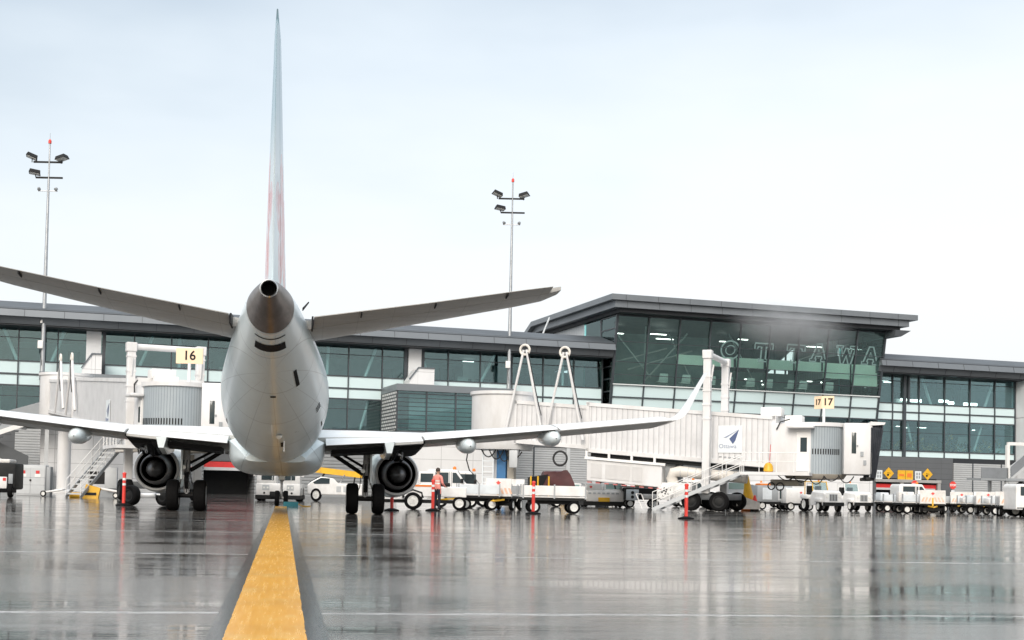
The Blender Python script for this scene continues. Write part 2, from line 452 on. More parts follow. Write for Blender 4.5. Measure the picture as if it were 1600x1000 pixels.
M['soot'] = mat('sooty_metal', (.010, .010, .011), .6, dirt=.2, dscale=3, spec=.2)
M['nac'] = mat('nacelle_paint', (.70, .77, .79), .22, dirt=.1, dcol=(.4, .42, .42), coat=.3)
M['duct'] = mat('duct_metal', (.22, .22, .225), .4, metal=.4, dirt=.25, dcol=(.12, .12, .12), dscale=4)
M['strut'] = mat('landing_gear_grey', (.52, .53, .54), .4, dirt=.3, dcol=(.08, .075, .07), dscale=5)

_a = V((-math.sin(YAW), math.cos(YAW), 0)); _b = V((math.cos(YAW), math.sin(YAW), 0))
plane = thing('airliner', 'white twin-engined jet airliner parked nose-in on the yellow line, tail towards us', 'airplane', _a * DT + _b * OFF, YAW)

def interp(tab, s):
    # smooth (Catmull-Rom) interpolation of rows (s, v1, v2, ...)
    for i in range(len(tab) - 1):
        if s <= tab[i + 1][0] or i == len(tab) - 2:
            break
    p0, p1, p2, p3 = tab[max(i - 1, 0)], tab[i], tab[i + 1], tab[min(i + 2, len(tab) - 1)]
    t = (s - p1[0]) / (p2[0] - p1[0]); h = p2[0] - p1[0]; out = []
    for k in range(1, len(p1)):
        m1 = (p2[k] - p0[k]) / (p2[0] - p0[0]) * h if p2[0] != p0[0] else 0
        m2 = (p3[k] - p1[k]) / (p3[0] - p1[0]) * h if p3[0] != p1[0] else 0
        out.append((2 * t**3 - 3 * t * t + 1) * p1[k] + (t**3 - 2 * t * t + t) * m1 + (-2 * t**3 + 3 * t * t) * p2[k] + (t**3 - t * t) * m2)
    return out
# s from tail, top z, bottom z, half width
FUS = [(0, 5.085, 4.715, .185), (.8, 5.19, 4.46, .33), (1.7, 5.26, 4.17, .51), (3, 5.28, 3.82, .69), (5, 5.2, 3.2, .97), (7, 5.08, 2.58, 1.22), (9, 5.0, 2.05, 1.42), (11, 4.96, 1.72, 1.5), (13, 4.95, 1.61, 1.505), (20, 4.95, 1.6, 1.505), (29.5, 4.95, 1.6, 1.505), (32, 4.8, 1.66, 1.42), (34, 4.25, 1.85, 1.15), (35.5, 3.6, 2.2, .68), (36.1, 3.2, 2.55, .28), (36.24, 3.0, 2.75, .06)]
def fus_ring(s, n=48, grow=0.0):
    zt, zb, hw = interp(FUS, s)
    zc = zb + (zt - zb) * .53; out = []
    for i in range(n):
        a = 2 * PI * i / n; ca, sa = math.cos(a), math.sin(a)
        out.append(V(((hw + grow) * ca, s, zc + ((zt - zc) if sa > 0 else (zc - zb)) * sa + grow * sa)))
    return out
b = MB()
S = [1.7 + (13 - 1.7) * i / 34 for i in range(35)] + [15, 18, 21, 24, 27, 29.5] + [29.5 + 6.74 * (i / 12) for i in range(1, 13)]
b.rings([fus_ring(s) for s in S], True, True)
fus = b.build('fuselage', M['body'], plane, 60)
b = MB(); b.rings([fus_ring(1.69 * i / 10) for i in range(11)], False, False)
tc_ = b.build('tail_cone', M['cone'], plane, 60)
b = MB(); b.lathe([(-.02, .19), (-.05, .185), (-.06, .165), (-.04, .15), (.5, .15), (.5, .01)], (0, 0, 4.9), (0, 1, 0), 28)
b.build('exhaust_rim', M['chrome'], tc_)
b = MB(); b.lathe([(-.0, .149), (.48, .145), (.485, .001)], (0, 0, 4.9), (0, 1, 0), 28); b.build('exhaust_duct', M['soot'], tc_)
# drain mast, scoop, vents and seams under the tail
def on_belly(s, ang, out=.0):
    """point on the skin, ang measured from straight down"""
    zt, zb, hw = interp(FUS, s); zc = zb + (zt - zb) * .53
    return V(((hw + out) * math.sin(ang), s, zc - (zc - zb + out) * math.cos(ang)))
def belly_patch(name, s0, s1, a0, a1, m_, out=.006, n=10, k=4):
    b = MB(); rr = []
    for i in range(k + 1):
        s = s0 + (s1 - s0) * i / k
        rr.append([on_belly(s, a0 + (a1 - a0) * j / n, out) for j in range(n + 1)])
    b.rings(rr, False, False, closed=False)
    rr2 = [[on_belly(s0 + (s1 - s0) * i / k, a0 + (a1 - a0) * j / n, out - .03) for j in range(n + 1)] for i in range(k + 1)]
    b.rings(rr2, False, False, closed=False)
    return b.build(name, m_, fus)
belly_patch('air_scoop', 2.35, 2.75, -.55, .55, M['soot'], .012)
belly_patch('access_panel_seam', 1.98, 2.03, -.62, .62, M['soot'], .008)
belly_patch('panel_band', 1.72, 1.79, -1.35, 1.35, M['wingtop'], .008, 20)
belly_patch('paint_arc', 3.02, 3.07, -.5, .5, M['wingtop'], .006, 12)
belly_patch('outflow_vent', 4.3, 5.3, .62, .72, M['soot'], .008)
belly_patch('belly_hatch', 5.4, 5.5, -.03, .1, M['soot'], .008, 4)
belly_patch('service_port', 9.0, 9.5, .14, .21, M['soot'], .008, 4)
b = MB(); b.prism([(0, 0), (.9, 0), (.8, -.09), (.25, -.12)], on_belly(7.4, -.02), (0, 1, -.27), (0, .27, 1), (.025, 0, 0)); b.build('drain_mast', M['wingtop'], fus)
b = MB(); b.prism([(0, 0), (.25, 0), (.1, -.28), (0, -.28)], on_belly(8.9, .2), (0, 1, 0), (0, 0, 1), (.03, 0, 0)); b.build('blade_antenna', M['wingtop'], fus)
b = MB(); b.lathe([(0, .09), (.05, .08), (.1, .03), (.11, .0)], on_belly(8.3, .12), (0, 0, -1), 12); b.build('beacon', M['lampglass'], fus)
for i in range(3):
    MB().bar(on_belly(8.0 + i * .16, .98, .004), on_belly(8.0 + i * .16, 1.12, .004), .05, .012).build('static_port', M['soot'], fus)
b = MB(); b.prism([(0, 0), (.5, 0), (.42, .22), (.2, .22)], (.68, 3.3, 4.97), (0, 1, 0), (.6, 0, .8), (.02, 0, 0)); b.build('vortex_fin', M['soot'], fus)
# cabin windows and rear doors along both sides
wn = None
for sgn in (-1, 1):
    for i in range(22):
        s = 12.6 + i * .8
        if wn is None:
            b = MB(); b.lathe([(-.01, .14), (.012, .14), (.014, .0)], (0, 0, 0), (1, 0, 0), 14, True); wn = b.build('cabin_window', M['glassd'], fus); o = wn
        else:
            o = wn.copy(); COL.objects.link(o); o.parent = fus
        o.location = (sgn * 1.497, s, 3.66); o.scale = (sgn, .85, 1.15)
    for a0, a1, s0, s1 in ((1.05, 1.09, 10.0, 10.75), (2.25, 2.29, 10.0, 10.75), (1.09, 2.25, 10.0, 10.035), (1.09, 2.25, 10.715, 10.75)):
        belly_patch('door_seam', s0, s1, sgn * a0, sgn * a1, M['soot'], .004, 12, 4)
b = MB()
for sgn in (-1, 1):
    b.face([(sgn * .1, 35.0, 4.02), (sgn * .62, 34.75, 3.95), (sgn * .72, 34.2, 4.2), (sgn * .1, 34.45, 4.3)])
b.build('cockpit_windows', M['glassd'], fus, fix=False)

# belly fairing
b = MB(); FF = [(14.0, 1.75, 1.62, .9), (14.8, 2.1, 1.42, 1.25), (16, 2.3, 1.3, 1.5), (18, 2.35, 1.25, 1.56), (21, 2.35, 1.25, 1.56), (23.5, 2.3, 1.35, 1.5), (25.5, 2.0, 1.55, 1.0)]
rr = []
for i in range(25):
    s = 14.0 + 11.5 * i / 24; zt, zb, hw = interp(FF, s); r = []
    for k in range(33):
        a = PI * k / 32; ca, sa = math.cos(a), math.sin(a)
        e = .5
        r.append(V((hw * math.copysign(abs(ca) ** e, ca), s, zt - (zt - zb) * abs(sa) ** e)))
    r += [V((-hw * .6, s, zt + .25)), V((hw * .6, s, zt + .25))]
    rr.append(r)
b.rings(rr); b.build('belly_fairing', M['body'], plane, 50)

AX = [0, .005, .02, .05, .1, .18, .28, .4, .52, .64, .75, .86, .94, 1.0]
def yt(x, tc): return 5 * tc * (.2969 * math.sqrt(x) - .126 * x - .3516 * x * x + .2843 * x**3 - .1015 * x**4) + .002 * x
def foil(le, te, up, tc, camber=.0, x0=0.0, x1=1.0):
    """closed airfoil outline from fraction x0 to x1 of the chord"""
    le, te, up = V(le), V(te), V(up); c = (te - le); L = c.length; up = up.normalized()
    xs = [x0 + (x1 - x0) * x for x in AX]
    def pt(x, s): return le + c * x + up * (L * (camber * (1 - (2 * x - 1) ** 2) + s * yt(x, tc)))
    return [pt(x, 1) for x in xs] + [pt(x, -1) for x in xs[::-1]][:-1 if x0 == 0 else None]
def lerp(a, b, t): return a + (b - a) * t
# vertical fin (span along z, thickness along x): z, s_le, s_te, thickness
FIN = [(5.0, 10.2, 3.05, .075), (5.35, 8.75, 3.0, .10), (6.0, 7.75, 2.68, .10), (8, 5.35, 1.72, .095), (9.8, 3.25, .9, .085), (10.6, 2.35, .55, .075), (10.9, 1.3, .46, .05)]
b = MB(); b.rings([foil((0, l, z), (0, t_, z), (1, 0, 0), tc, 0, 0, .705) for z, l, t_, tc in FIN]); fin = b.build('fin', M['fin'], plane, 50)
b = MB(); rr = []
for z, l, t_, tc in FIN[1:-1]:
    rr.append(foil((0, l, z + .03), (0, t_, z + .03), (1, 0, 0), tc * .98, 0, .715, 1.0))
b.rings(rr); b.build('rudder', M['fin'], fin, 50)
# horizontal stabilisers: x, s_le, s_te, z_le, z_te
STB = [(.45, 6.6, 3.15, 4.58, 4.68), (.95, 6.25, 3.0, 4.62, 4.74), (3.5, 4.45, 1.86, 4.94, 5.02), (5.5, 3.0, .98, 5.21, 5.27), (6.02, 2.55, .78, 5.29, 5.33), (6.24, 1.85, .68, 5.33, 5.35)]
for sgn in (1, -1):
    b = MB(); b.rings([foil((sgn * x, l, zl), (sgn * x, t_, zt), (0, 0, 1), .1, -.005, 0, .70) for x, l, t_, zl, zt in STB]); st = b.build('horizontal_stabiliser', M['wing'], plane, 50)
    b = MB(); b.rings([foil((sgn * x, l, zl), (sgn * x, t_, zt), (0, 0, 1), .098, -.005, .708, 1) for x, l, t_, zl, zt in STB[1:5]]); b.build('elevator', M['wing'], st, 50)
    b = MB()
    b.rings([[p + V((0, .03, 0)) for p in foil((sgn * x, l + .04, zl), (sgn * x, t_, zt), (0, 0, 1), .1, -.005, 0, .03)] for x, l, t_, zl, zt in STB[1:5]]); b.build('leading_edge', M['chrome'], st, 50)
    for x in (2.0, 3.6, 5.1):
        i = max(k for k in range(len(STB)) if STB[k][0] <= x); q = (x - STB[i][0]) / (STB[i + 1][0] - STB[i][0])
        l, t_, zl, zt = (lerp(STB[i][k], STB[i + 1][k], q) for k in (1, 2, 3, 4))
        s = lerp(l, t_, .93); MB().bar((sgn * x, s + .2, lerp(zl, zt, .9) - .07), (sgn * x, s - .16, lerp(zl, zt, 1) - .04), .025, .05).build('hinge_fairing', M['soot'], st)
    b = MB(); b.prism([(-.75, -.0), (.6, 0), (.5, .3), (-.6, .24)], (sgn * .9, 3.9, 4.55), (0, 1, 0), (0, 0, 1), (sgn * .04, 0, 0)); b.build('root_seal', M['soot'], st)

# wings: x, s_le, s_te, z_te, incidence
WNG = [(1.3, 22.6, 15.55, 2.08, .052), (3.0, 21.5, 15.75, 2.24, .048), (4.9, 20.2, 16.0, 2.42, .032), (8.9, 17.9, 14.35, 2.85, .002), (12.2, 16.0, 12.9, 3.2, -.012)]
def wing_at(x):
    for i in range(len(WNG) - 1):
        if x <= WNG[i + 1][0] or i == len(WNG) - 2: break
    q = (x - WNG[i][0]) / (WNG[i + 1][0] - WNG[i][0])
    return [lerp(WNG[i][k], WNG[i + 1][k], q) for k in (1, 2, 3, 4)]
def wing_foil(x, sgn, x0=0, x1=1, tc=None):
    l, t_, zt, inc = wing_at(x); tc = tc or lerp(.13, .105, x / 12.5)
    return foil((sgn * x, l, zt + inc * (l - t_)), (sgn * x, t_, zt), (0, 0, 1), tc, .022, x0, x1)
def white_top(o):
    for pl in o.data.polygons:
        if pl.normal.z > .1: pl.material_index = 1
for sgn in (1, -1):
    b = MB(); b.rings([wing_foil(x, sgn, 0, .76) for x in (1.3, 2, 3, 4, 4.9, 6, 7.5, 8.9)]); wing = b.build('wing', [M['wing'], M['wingtop']], plane, 50); white_top(wing)
    b = MB(); b.rings([wing_foil(x, sgn) for x in (8.95, 10, 11.2, 12.2)]); white_top(b.build('outer_panel', [M['wing'], M['wingtop']], wing, 50))
    # flaps, drooped, upper skin painted white
    def flap(xs, droop, name):
        b = MB(); rr = []
        for x in xs:
            l, t_, zt, inc = wing_at(x); ch = (l - t_); c0 = t_ + ch * .265
            z0 = zt + inc * ch * .27 + ch * .022; L = ch * .285
            le = V((sgn * x, c0, z0)); te = V((sgn * x, c0 - L * math.cos(droop), z0 - L * math.sin(droop)))
            rr.append(foil(le, te, (0, 0, 1), .13, .03))
        b.rings(rr)
        o = b.build(name, [M['wing'], M['wingtop']], wing, 50)
        for pl in o.data.polygons:
            if pl.normal.z > .1: pl.material_index = 1
        return o
    flap((1.55, 2.4, 3.2, 3.75), .07, 'inboard_flap')
    flap((4.75, 5.5, 6.8, 8.85), .04, 'outboard_flap')
    # fixed shroud between the flaps, behind the engine
    b = MB(); rr = []
    for x in (3.78, 4.72):
        rr.append(wing_foil(x, sgn, .74, .96))
    b.rings(rr); o = b.build('thrust_gate', [M['wing'], M['wingtop']], wing, 50)
    for pl in o.data.polygons:
        if pl.normal.z > .1: pl.material_index = 1
    # blended winglet
    b = MB(); rr = []
    l0, t0, z0, inc = wing_at(12.2)
    for q in range(10):
        a = q / 9; an = min(1, a * 2.4) * 1.02; an_ = min(an, 1.02)
        k_ = max(0, a - 1 / 2.4) * 2.4 / 1.4
        x = 12.2 + .5 * math.sin(an_) + k_ * .42
        zz = .5 * (1 - math.cos(an_)) + k_ * 1.22
        le = l0 - 3.62 * a ** .55; te = lerp(t0, t0 - .95, a ** 1.3)
        up = V((-sgn * math.sin(an_), 0, math.cos(an_)))
        rr.append(foil((sgn * x, le, z0 + zz + inc * (l0 - t0) * (1 - a)), (sgn * x, te, z0 + zz), up, .085, .01))
    b.rings(rr); b.build('winglet', M['wingtop'], wing, 50)
    # flap track fairings
    for x, r in ((6.15, .27), (8.75, .27)):
        l, t_, zt, inc = wing_at(x); zc = zt - .22
        b = MB(); b.lathe([(-.55, .02), (-.5, .11), (-.3, .2), (0, .265), (.7, .29), (1.6, .24), (2.5, .1), (2.9, .01)], (sgn * x, t_ + .2, zc), (0, 1, .06), 20)
        b.build('flap_fairing', M['nac'], wing, 60)
    # added dark strip that stands in for the shade under the inboard wing
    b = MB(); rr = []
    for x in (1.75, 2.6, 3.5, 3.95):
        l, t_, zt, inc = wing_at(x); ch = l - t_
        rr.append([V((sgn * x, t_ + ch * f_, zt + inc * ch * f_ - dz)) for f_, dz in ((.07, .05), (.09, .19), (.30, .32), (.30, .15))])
    b.rings(rr); b.build('underwing_shade', M['soot'], wing, 40)
    # white upper skin band next to the body
    # engine
    ex, ez = sgn * 4.2, 1.40
    n = MB(); n.lathe([(t_, r_) for t_, r_ in [(20.6, .735), (20.62, .77), (21.3, .84), (22.4, .90), (23.6, .93), (24.4, .91), (24.85, .82), (24.95, .75), (24.85, .70), (24.0, .69)]], (ex, 0, ez - .41), (0, 1, .02), 40)
    eng = n.build('engine', M['nac'], plane, 50)
    n = MB(); n.lathe([(t_, r_) for t_, r_ in [(20.61, .675), (21.2, .67), (22.5, .66), (22.6, .3)]], (ex, 0, ez - .41), (0, 1, .02), 40); n.build('fan_duct', M['soot'], eng)
    n = MB(); n.lathe([(t_, r_) for t_, r_ in [(20.62, .672), (20.54, .69), (20.53, .75), (20.56, .775), (20.72, .80), (20.75, .76)]], (ex, 0, ez - .41), (0, 1, .02), 40); n.build('nozzle_lip', M['wingtop'], eng)
    n = MB(); n.lathe([(t_, r_ * 1.07) for t_, r_ in [(19.75, .395), (19.72, .43), (20.3, .50), (21.2, .56), (22.4, .56)]], (ex, 0, ez - .41), (0, 1, .02), 36); n.build('core_cowl', M['duct'], eng)
    n = MB(); n.lathe([(t_, r_ * 1.07) for t_, r_ in [(19.76, .39), (20.3, .38), (20.9, .33), (21, .1)]], (ex, 0, ez - .41), (0, 1, .02), 36); n.build('core_duct', M['soot'], eng)
    n = MB(); n.lathe([(t_, r_ * 1.07) for t_, r_ in [(19.15, .0), (19.17, .05), (19.4, .15), (19.8, .26), (20.4, .31), (20.9, .3)]], (ex, 0, ez - .41), (0, 1, .02), 30); n.build('exhaust_plug', M['duct'], eng)
    n = MB(); n.torus((ex, 19.74, ez + .39), (0, 1, .02), .0001, .0001) if False else None
    n.lathe([(t_, r_ * 1.07) for t_, r_ in [(24.3, .67), (24.35, .2), (24.7, .02)]], (ex, 0, ez - .41), (0, 1, .02), 24); n.build('fan', M['duct'], eng)
    n = MB(); n.rings([[V((ex + dx, s, z)) for dx, z in ((-.16, zb), (.16, zb), (.16, zt), (-.16, zt))] for s, zb, zt in ((24.2, ez + .85, ez + .95), (22.8, ez + .6, ez + 1.25), (20.6, ez + .4, ez + 1.1), (19.3, ez + .55, ez + 1.0), (17.6, ez + .85, ez + .98))]); n.build('pylon', M['soot'], eng, 30)
    # dark actuator housing and fittings over the nozzle
    n = MB()
    n.rings([[V((ex + sgn * dx, s, z)) for dx, z in ((-.3, zb + .06), (-.05, zb - .1), (.45, zb - .06), (.66, zb + .16), (.66, zt + .12), (-.3, zt + .06))] for s, zb, zt in ((17.0, ez + .86, ez + 1.12), (18.2, ez + .72, ez + 1.1), (19.8, ez + .7, ez + 1.05))])
    n.tube((ex - .2, 17.6, ez + .86), (ex - .28, 19.0, ez + .5), .05, 8); n.tube((ex + .1, 17.7, ez + .8), (ex + .02, 19.2, ez + .45), .06, 8)
    n.build('flap_actuator', M['soot'], eng, 30)
    n = MB(); n.tube((ex - .22, 17.5, ez + .66), (ex - .05, 17.7, ez + .6), .055, 10); n.tube((ex - .06, 17.4, ez + .74), (ex - .06, 17.9, ez + .5), .035, 8)
    n.build('actuator_rod', M['chrome'], eng)
    # gate fairing at the inboard flap end
    n = MB(); n.rings([[V((sgn * x, s, z)) for x, z in ((3.5, zb), (3.66, zb), (3.74, zt), (3.42, zt))] for s, zb, zt in ((15.6, 2.02, 2.36), (17, 1.84, 2.38), (19.2, 1.98, 2.4))]); n.build('track_fairing', M['nac'], wing, 40)
    # main landing gear
    gx, gs = sgn * 2.97, 18.3
    g = MB(); g.tube((gx, gs, .52), (gx, gs, 1.25), .075, 14); g.tube((gx, gs + .02, 1.2), (gx + sgn * .05, gs + .1, 2.3), .12, 14)
    g.tube((gx, gs, .62), (gx, gs, .95), .1, 12)
    leg = g.build('main_gear', M['strut'], plane)
    for q in (-.44, .44): wheel(leg, (gx + q, gs, .52), .52, .40, (1, 0, 0), hub=M['lgrey'], hubr=.5)
    g = MB(); g.tube((gx - .3, gs, .52), (gx + .3, gs, .52), .09, 12); g.tube((gx - sgn * .1, gs, 1.35), (gx - sgn * 1.1, gs + .2, 2.0), .07, 10); g.tube((gx, gs + .02, 1.55), (gx - sgn * .85, gs + .5, 2.05), .045, 8)
    g.bar((gx, gs - .1, .75), (gx, gs - .42, 1.0), .12, .05); g.bar((gx, gs - .42, 1.0), (gx, gs - .12, 1.28), .14, .05)
    g.build('side_brace', M['soot'], leg)
    g = MB(); g.box(gx + sgn * .16 - .03, gx + sgn * .16 + .03, gs - .35, gs + .35, 1.05, 2.1); g.build('gear_door', M['nac'], leg, bevel=.01)
    g = MB()
    for k in range(3): g.path([(gx + .1 * k - .1, gs - .12, 1.7), (gx + .12 * k - .16, gs - .17, 1.3), (gx + .2 * k - .2, gs - .16, .9), (gx + .3 * (k - 1), gs - .1, .62)], .016, 6)
    g.build('brake_hose', M['hose'], leg)
    g = MB(); g.tube((gx - .1, gs - .1, 1.45), (gx - .1, gs - .22, 1.45), .07, 12); g.build('taxi_light', M['lampglass'], leg)
# nose gear
g = MB(); g.tube((0, 32.1, .35), (0, 32.15, 1.2), .06, 12); g.tube((0, 32.15, 1.1), (0, 32.3, 1.9), .1, 12); g.tube((-.2, 32.1, .36), (.2, 32.1, .36), .06, 10); g.tube((0, 32.1, 1.0), (0, 33.2, 1.7), .05, 8)
ng = g.build('nose_gear', M['strut'], plane)
for q in (-.19, .19): wheel(ng, (q, 32.1, .34), .34, .2, (1, 0, 0), hub=M['lgrey'])
g = MB(); g.box(-.42, -.39, 31.3, 32.9, 1.1, 1.75); g.box(.39, .42, 31.3, 32.9, 1.1, 1.75); g.build('gear_door', M['nac'], ng)
g = MB(); g.bbox(-.14, .14, 31.85, 32.0, 1.15, 1.4, .03); g.build('light_box', M['lampglass'], ng)
# ------------------------------------------------------------------ terminal building
ALF = math.atan(.329)
BLD = V((0, 124, 0))
term = thing('terminal_building', 'long glass-walled airport terminal with dark flat roofs and a tall leaning glazed hall', 'terminal', BLD, ALF)
M['g_up'] = glass_mat('tinted_glass', (.80, .94, .945), .05, (.75, .95, 1))
M['g_hall'] = glass_mat('hall_glass', (.87, .975, .955), .02, (.8, 1, 1))
M['spandrel'] = mat('spandrel_glass', (.60, .74, .76), .16, dirt=.06, dcol=(.58, .7, .72))
M['mull'] = mat('dark_mullion', (.05, .06, .07), .4, dirt=.1)
M['fascia'] = mat('fascia_metal', (.18, .198, .215), .38, metal=.3, dirt=.12, dcol=(.12, .135, .15), dscale=.4)
M['fascia2'] = mat('lower_fascia_metal', (.125, .14, .155), .4, metal=.3, dirt=.12, dscale=.4)
M['roofm'] = mat('roof_membrane', (.07, .08, .09), .5, dirt=.12, dscale=.3)
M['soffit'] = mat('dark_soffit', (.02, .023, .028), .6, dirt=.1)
M['pier'] = mat('concrete_pier', (.70, .715, .73), .6, dirt=.1, dscale=.6)
M['intwall'] = mat('interior_wall', (.36, .44, .445), .8, dirt=.25, dcol=(.13, .17, .175), dscale=.25)
M['intdark'] = mat('interior_dark', (.05, .06, .06), .8, dirt=.1)
M['brace'] = mat('white_steel_brace', (.62, .66, .66), .4, dirt=0)
M['whitepanel'] = None
def panel_mat(name, col, pz, px, line=.55, w=.02, rough=.5):
    t = NT(name); p = t.n('ShaderNodeBsdfPrincipled'); co = t.coord(); sep = t.n('ShaderNodeSeparateXYZ'); t.l(co, sep.inputs[0])
    def ln(v, per, off=0.0):
        f = t.math('FRACT', t.math('DIVIDE', t.math('ADD', v, off + 500), per))
        return t.math('LESS_THAN', t.math('MULTIPLY', t.math('ABSOLUTE', t.math('SUBTRACT', f, .5)), per), w)
    g = t.math('MAXIMUM', ln(sep.outputs[2], pz), ln(sep.outputs[0], px))
    n = t.noise(.8, 5, co, .6, (1, 1, .5)); c = t.mix(t.math('MULTIPLY', t.ramp(n, .4, .75), .35), col, tuple(x * .72 for x in col))
    c = t.mix(g, c, tuple(x * line for x in col))
    t.l(c, p.inputs['Base Color']); p.inputs['Roughness'].default_value = rough
    t.l(p.outputs[0], t.out.inputs[0]); return t.m
M['whitepanel'] = panel_mat('white_wall_panels', (.70, .705, .71), 1.12, 2.9)
M['darkpanel'] = panel_mat('charcoal_wall_panels', (.105, .112, .12), .55, 3.1, .6, .015)
M['louver'] = wave_mat('louvred_metal', (.42, .435, .445), 'Z', .22, .06, .45, .45, .5)
M['louver_d'] = wave_mat('dark_louvred_metal', (.26, .275, .285), 'Z', .3, .06, .45, .35, .5)
M['clad'] = wave_mat('white_ribbed_cladding', (.62, .65, .67), 'Y', .5, .03, .45, .7, .6)
M['rib'] = wave_mat('ribbed_white_metal', (.65, .65, .655), 'X', .3, .05, .45, .68, .6, dirt=.14)
M['rolldoor'] = wave_mat('dark_roller_door', (.035, .036, .04), 'Z', .18, .03, .5, .5, .5)
def screen_mat():
    t = NT('perforated_metal'); p = t.n('ShaderNodeBsdfPrincipled'); co = t.coord(); sep = t.n('ShaderNodeSeparateXYZ'); t.l(co, sep.inputs[0])
    cb = t.n('ShaderNodeCombineXYZ'); t.l(sep.outputs[1], cb.inputs[0]); t.l(sep.outputs[2], cb.inputs[1])
    br = t.n('ShaderNodeTexBrick'); t.l(cb.outputs[0], br.inputs[0]); br.inputs['Scale'].default_value = 1.0
    br.inputs['Color1'].default_value = (.62, .62, .61, 1); br.inputs['Color2'].default_value = (.5, .5, .5, 1); br.inputs['Mortar'].default_value = (.06, .065, .07, 1)
    br.inputs['Mortar Size'].default_value = .07; br.inputs['Brick Width'].default_value = .85; br.inputs['Row Height'].default_value = .30
    t.l(br.outputs[0], p.inputs['Base Color']); p.inputs['Roughness'].default_value = .5
    t.l(p.outputs[0], t.out.inputs[0]); return t.m
M['screen'] = screen_mat()
M['blind'] = mat('pale_blind', (.82, .88, .80), .7, dirt=.05)
M['conc'] = mat('concrete', (.36, .36, .35), .7, dirt=.2, dscale=.7)

def TB(): return MB()
def shared(first, parent, loc, sc_=None):
    o = first.copy(); COL.objects.link(o); o.parent = parent; o.location = loc
    if sc_: o.scale = sc_
    return o
_pan = {}
def panel(kind, mname, u0, u1, z0, z1, y, th=.04, lean=0.0):
    """one pane or panel of the curtain wall"""
    b = MB(); b.hull8([(u0, y - lean * z0, z0), (u1, y - lean * z0, z0), (u1, y + th - lean * z0, z0), (u0, y + th - lean * z0, z0),
                       (u0, y - lean * z1, z1), (u1, y - lean * z1, z1), (u1, y + th - lean * z1, z1), (u0, y + th - lean * z1, z1)])
    return b.build(kind, M[mname], term, 0)

def wing_wall(us, skip, z_top, z_b1t, z_b1b, z_b2b, z_low, y=0.0):
    """curtain wall between the grid lines us"""
    fr = MB()
    for a, c in zip(us, us[1:]):
        if (a, c) in skip: continue
        panel('window', 'g_up', a + .04, c - .04, z_b1t, z_top, y)
        panel('window', 'g_up', a + .04, c - .04, z_low, z_b2b, y)
        panel('spandrel_panel', 'spandrel', a + .04, c - .04, z_b1b + .06, z_b1t - .05, y - .01)
        panel('spandrel_panel', 'spandrel', a + .04, c - .04, z_b2b + .05, z_b1b - .06, y - .01)
        panel('sill_panel', 'spandrel', a + .04, c - .04, z_low - .62, z_low - .05, y - .012)
    for u in us: fr.box(u - .05, u + .05, y - .14, y + .1, z_low - .65, z_top)
    for z, h in ((z_b1t, .05), (z_b1b, .07), (z_b2b, .06), (z_low, .06), (z_top - 1.1, .025), (z_low + 1.9, .02)):
        fr.box(us[0], us[-1], y - .1, y + .085, z - h, z + h)
    fr.build('mullion_frame', M['mull'], term, 0)

ZT = 13.85
uL = [-.17 + 3.1 * k for k in range(-17, 3)] + [8.95]
wing_wall(uL, [], 13.9, 10.85, 9.75, 8.8, 6.0)
uR = [38.4, 41.35, 44.55, 47.7, 50.85, 54.0, 56.6]
wing_wall(uR, [], 14.15, 10.75, 9.85, 9.0, 5.85)
uR2 = [58.8, 62, 65.1, 68.2, 71.3, 74.4]
wing_wall(uR2, [], 14.15, 10.75, 9.85, 9.0, 5.85)
# roofs of the two wings: a slope, two fascia steps and a dark soffit
def roof(u0, u1, zo=0.0):
    b = MB(); pr = [(-2.55, 14.85), (-2.2, 15.08), (1.2, 15.95), (16, 16.0), (16, 14.6), (-2.2, 14.7)]
    b.rings([[V((u, y, z + zo)) for y, z in pr] for u in (u0, u1)]); r = b.build('roof', M['roofm'], term, 0)
    b = MB(); b.hull8([(u0, -2.75, 14.28 + zo), (u1, -2.75, 14.28 + zo), (u1, 3, 14.28 + zo), (u0, 3, 14.28 + zo), (u0, -2.6, 14.84 + zo), (u1, -2.6, 14.84 + zo), (u1, 3, 14.69 + zo), (u0, 3, 14.69 + zo)])
    b.build('upper_fascia', M['fascia'], r, 0)
    b = MB(); b.hull8([(u0, -2.1, 13.72 + zo), (u1, -2.1, 13.72 + zo), (u1, .3, 13.9 + zo), (u0, .3, 13.9 + zo), (u0, -2.35, 14.27 + zo), (u1, -2.35, 14.27 + zo), (u1, .3, 14.27 + zo), (u0, .3, 14.27 + zo)])
    b.build('lower_fascia', M['fascia2'], r, 0)
    b = MB()
    n = int((u1 - u0) / 3.1)
    for k in range(n + 1):
        u = u0 + .5 + k * 3.1
        if u > u1: break
        b.bar((u, -2.765, 14.28 + zo), (u, -2.615, 14.84 + zo), .025, .02, (0, 1, 0)); b.bar((u + 1.2, -2.11, 13.73 + zo), (u + 1.2, -2.362, 14.26 + zo), .025, .02, (0, 1, 0))
    b.box(u0, u1, -2.57, -2.5, 14.845 + zo, 14.9 + zo)
    b.build('fascia_joints', M['soffit'], r, 0)
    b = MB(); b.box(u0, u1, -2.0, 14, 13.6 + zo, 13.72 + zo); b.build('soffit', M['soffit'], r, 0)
roof(-56, 9.2, 0.0); roof(38.3, 78, .02)
for u in (-38.2, -10.2): MB().box(u, u + 1.2, -.35, .5, 5.2, 13.6).build('pier', M['pier'], term, 0)
for u in (-36.9, -8.95, -10.55): MB().box(u, u + .28, -.2, .3, 9.6, 13.6).build('steel_column', M['mull'], term, 0)
MB().box(42.55, 42.85, -.3, -.02, 5.2, 13.8).build('steel_column', M['mull'], term, 0)
MB().box(43.1, 43.3, -.3, -.02, 10.8, 13.8).build('steel_column', M['mull'], term, 0)
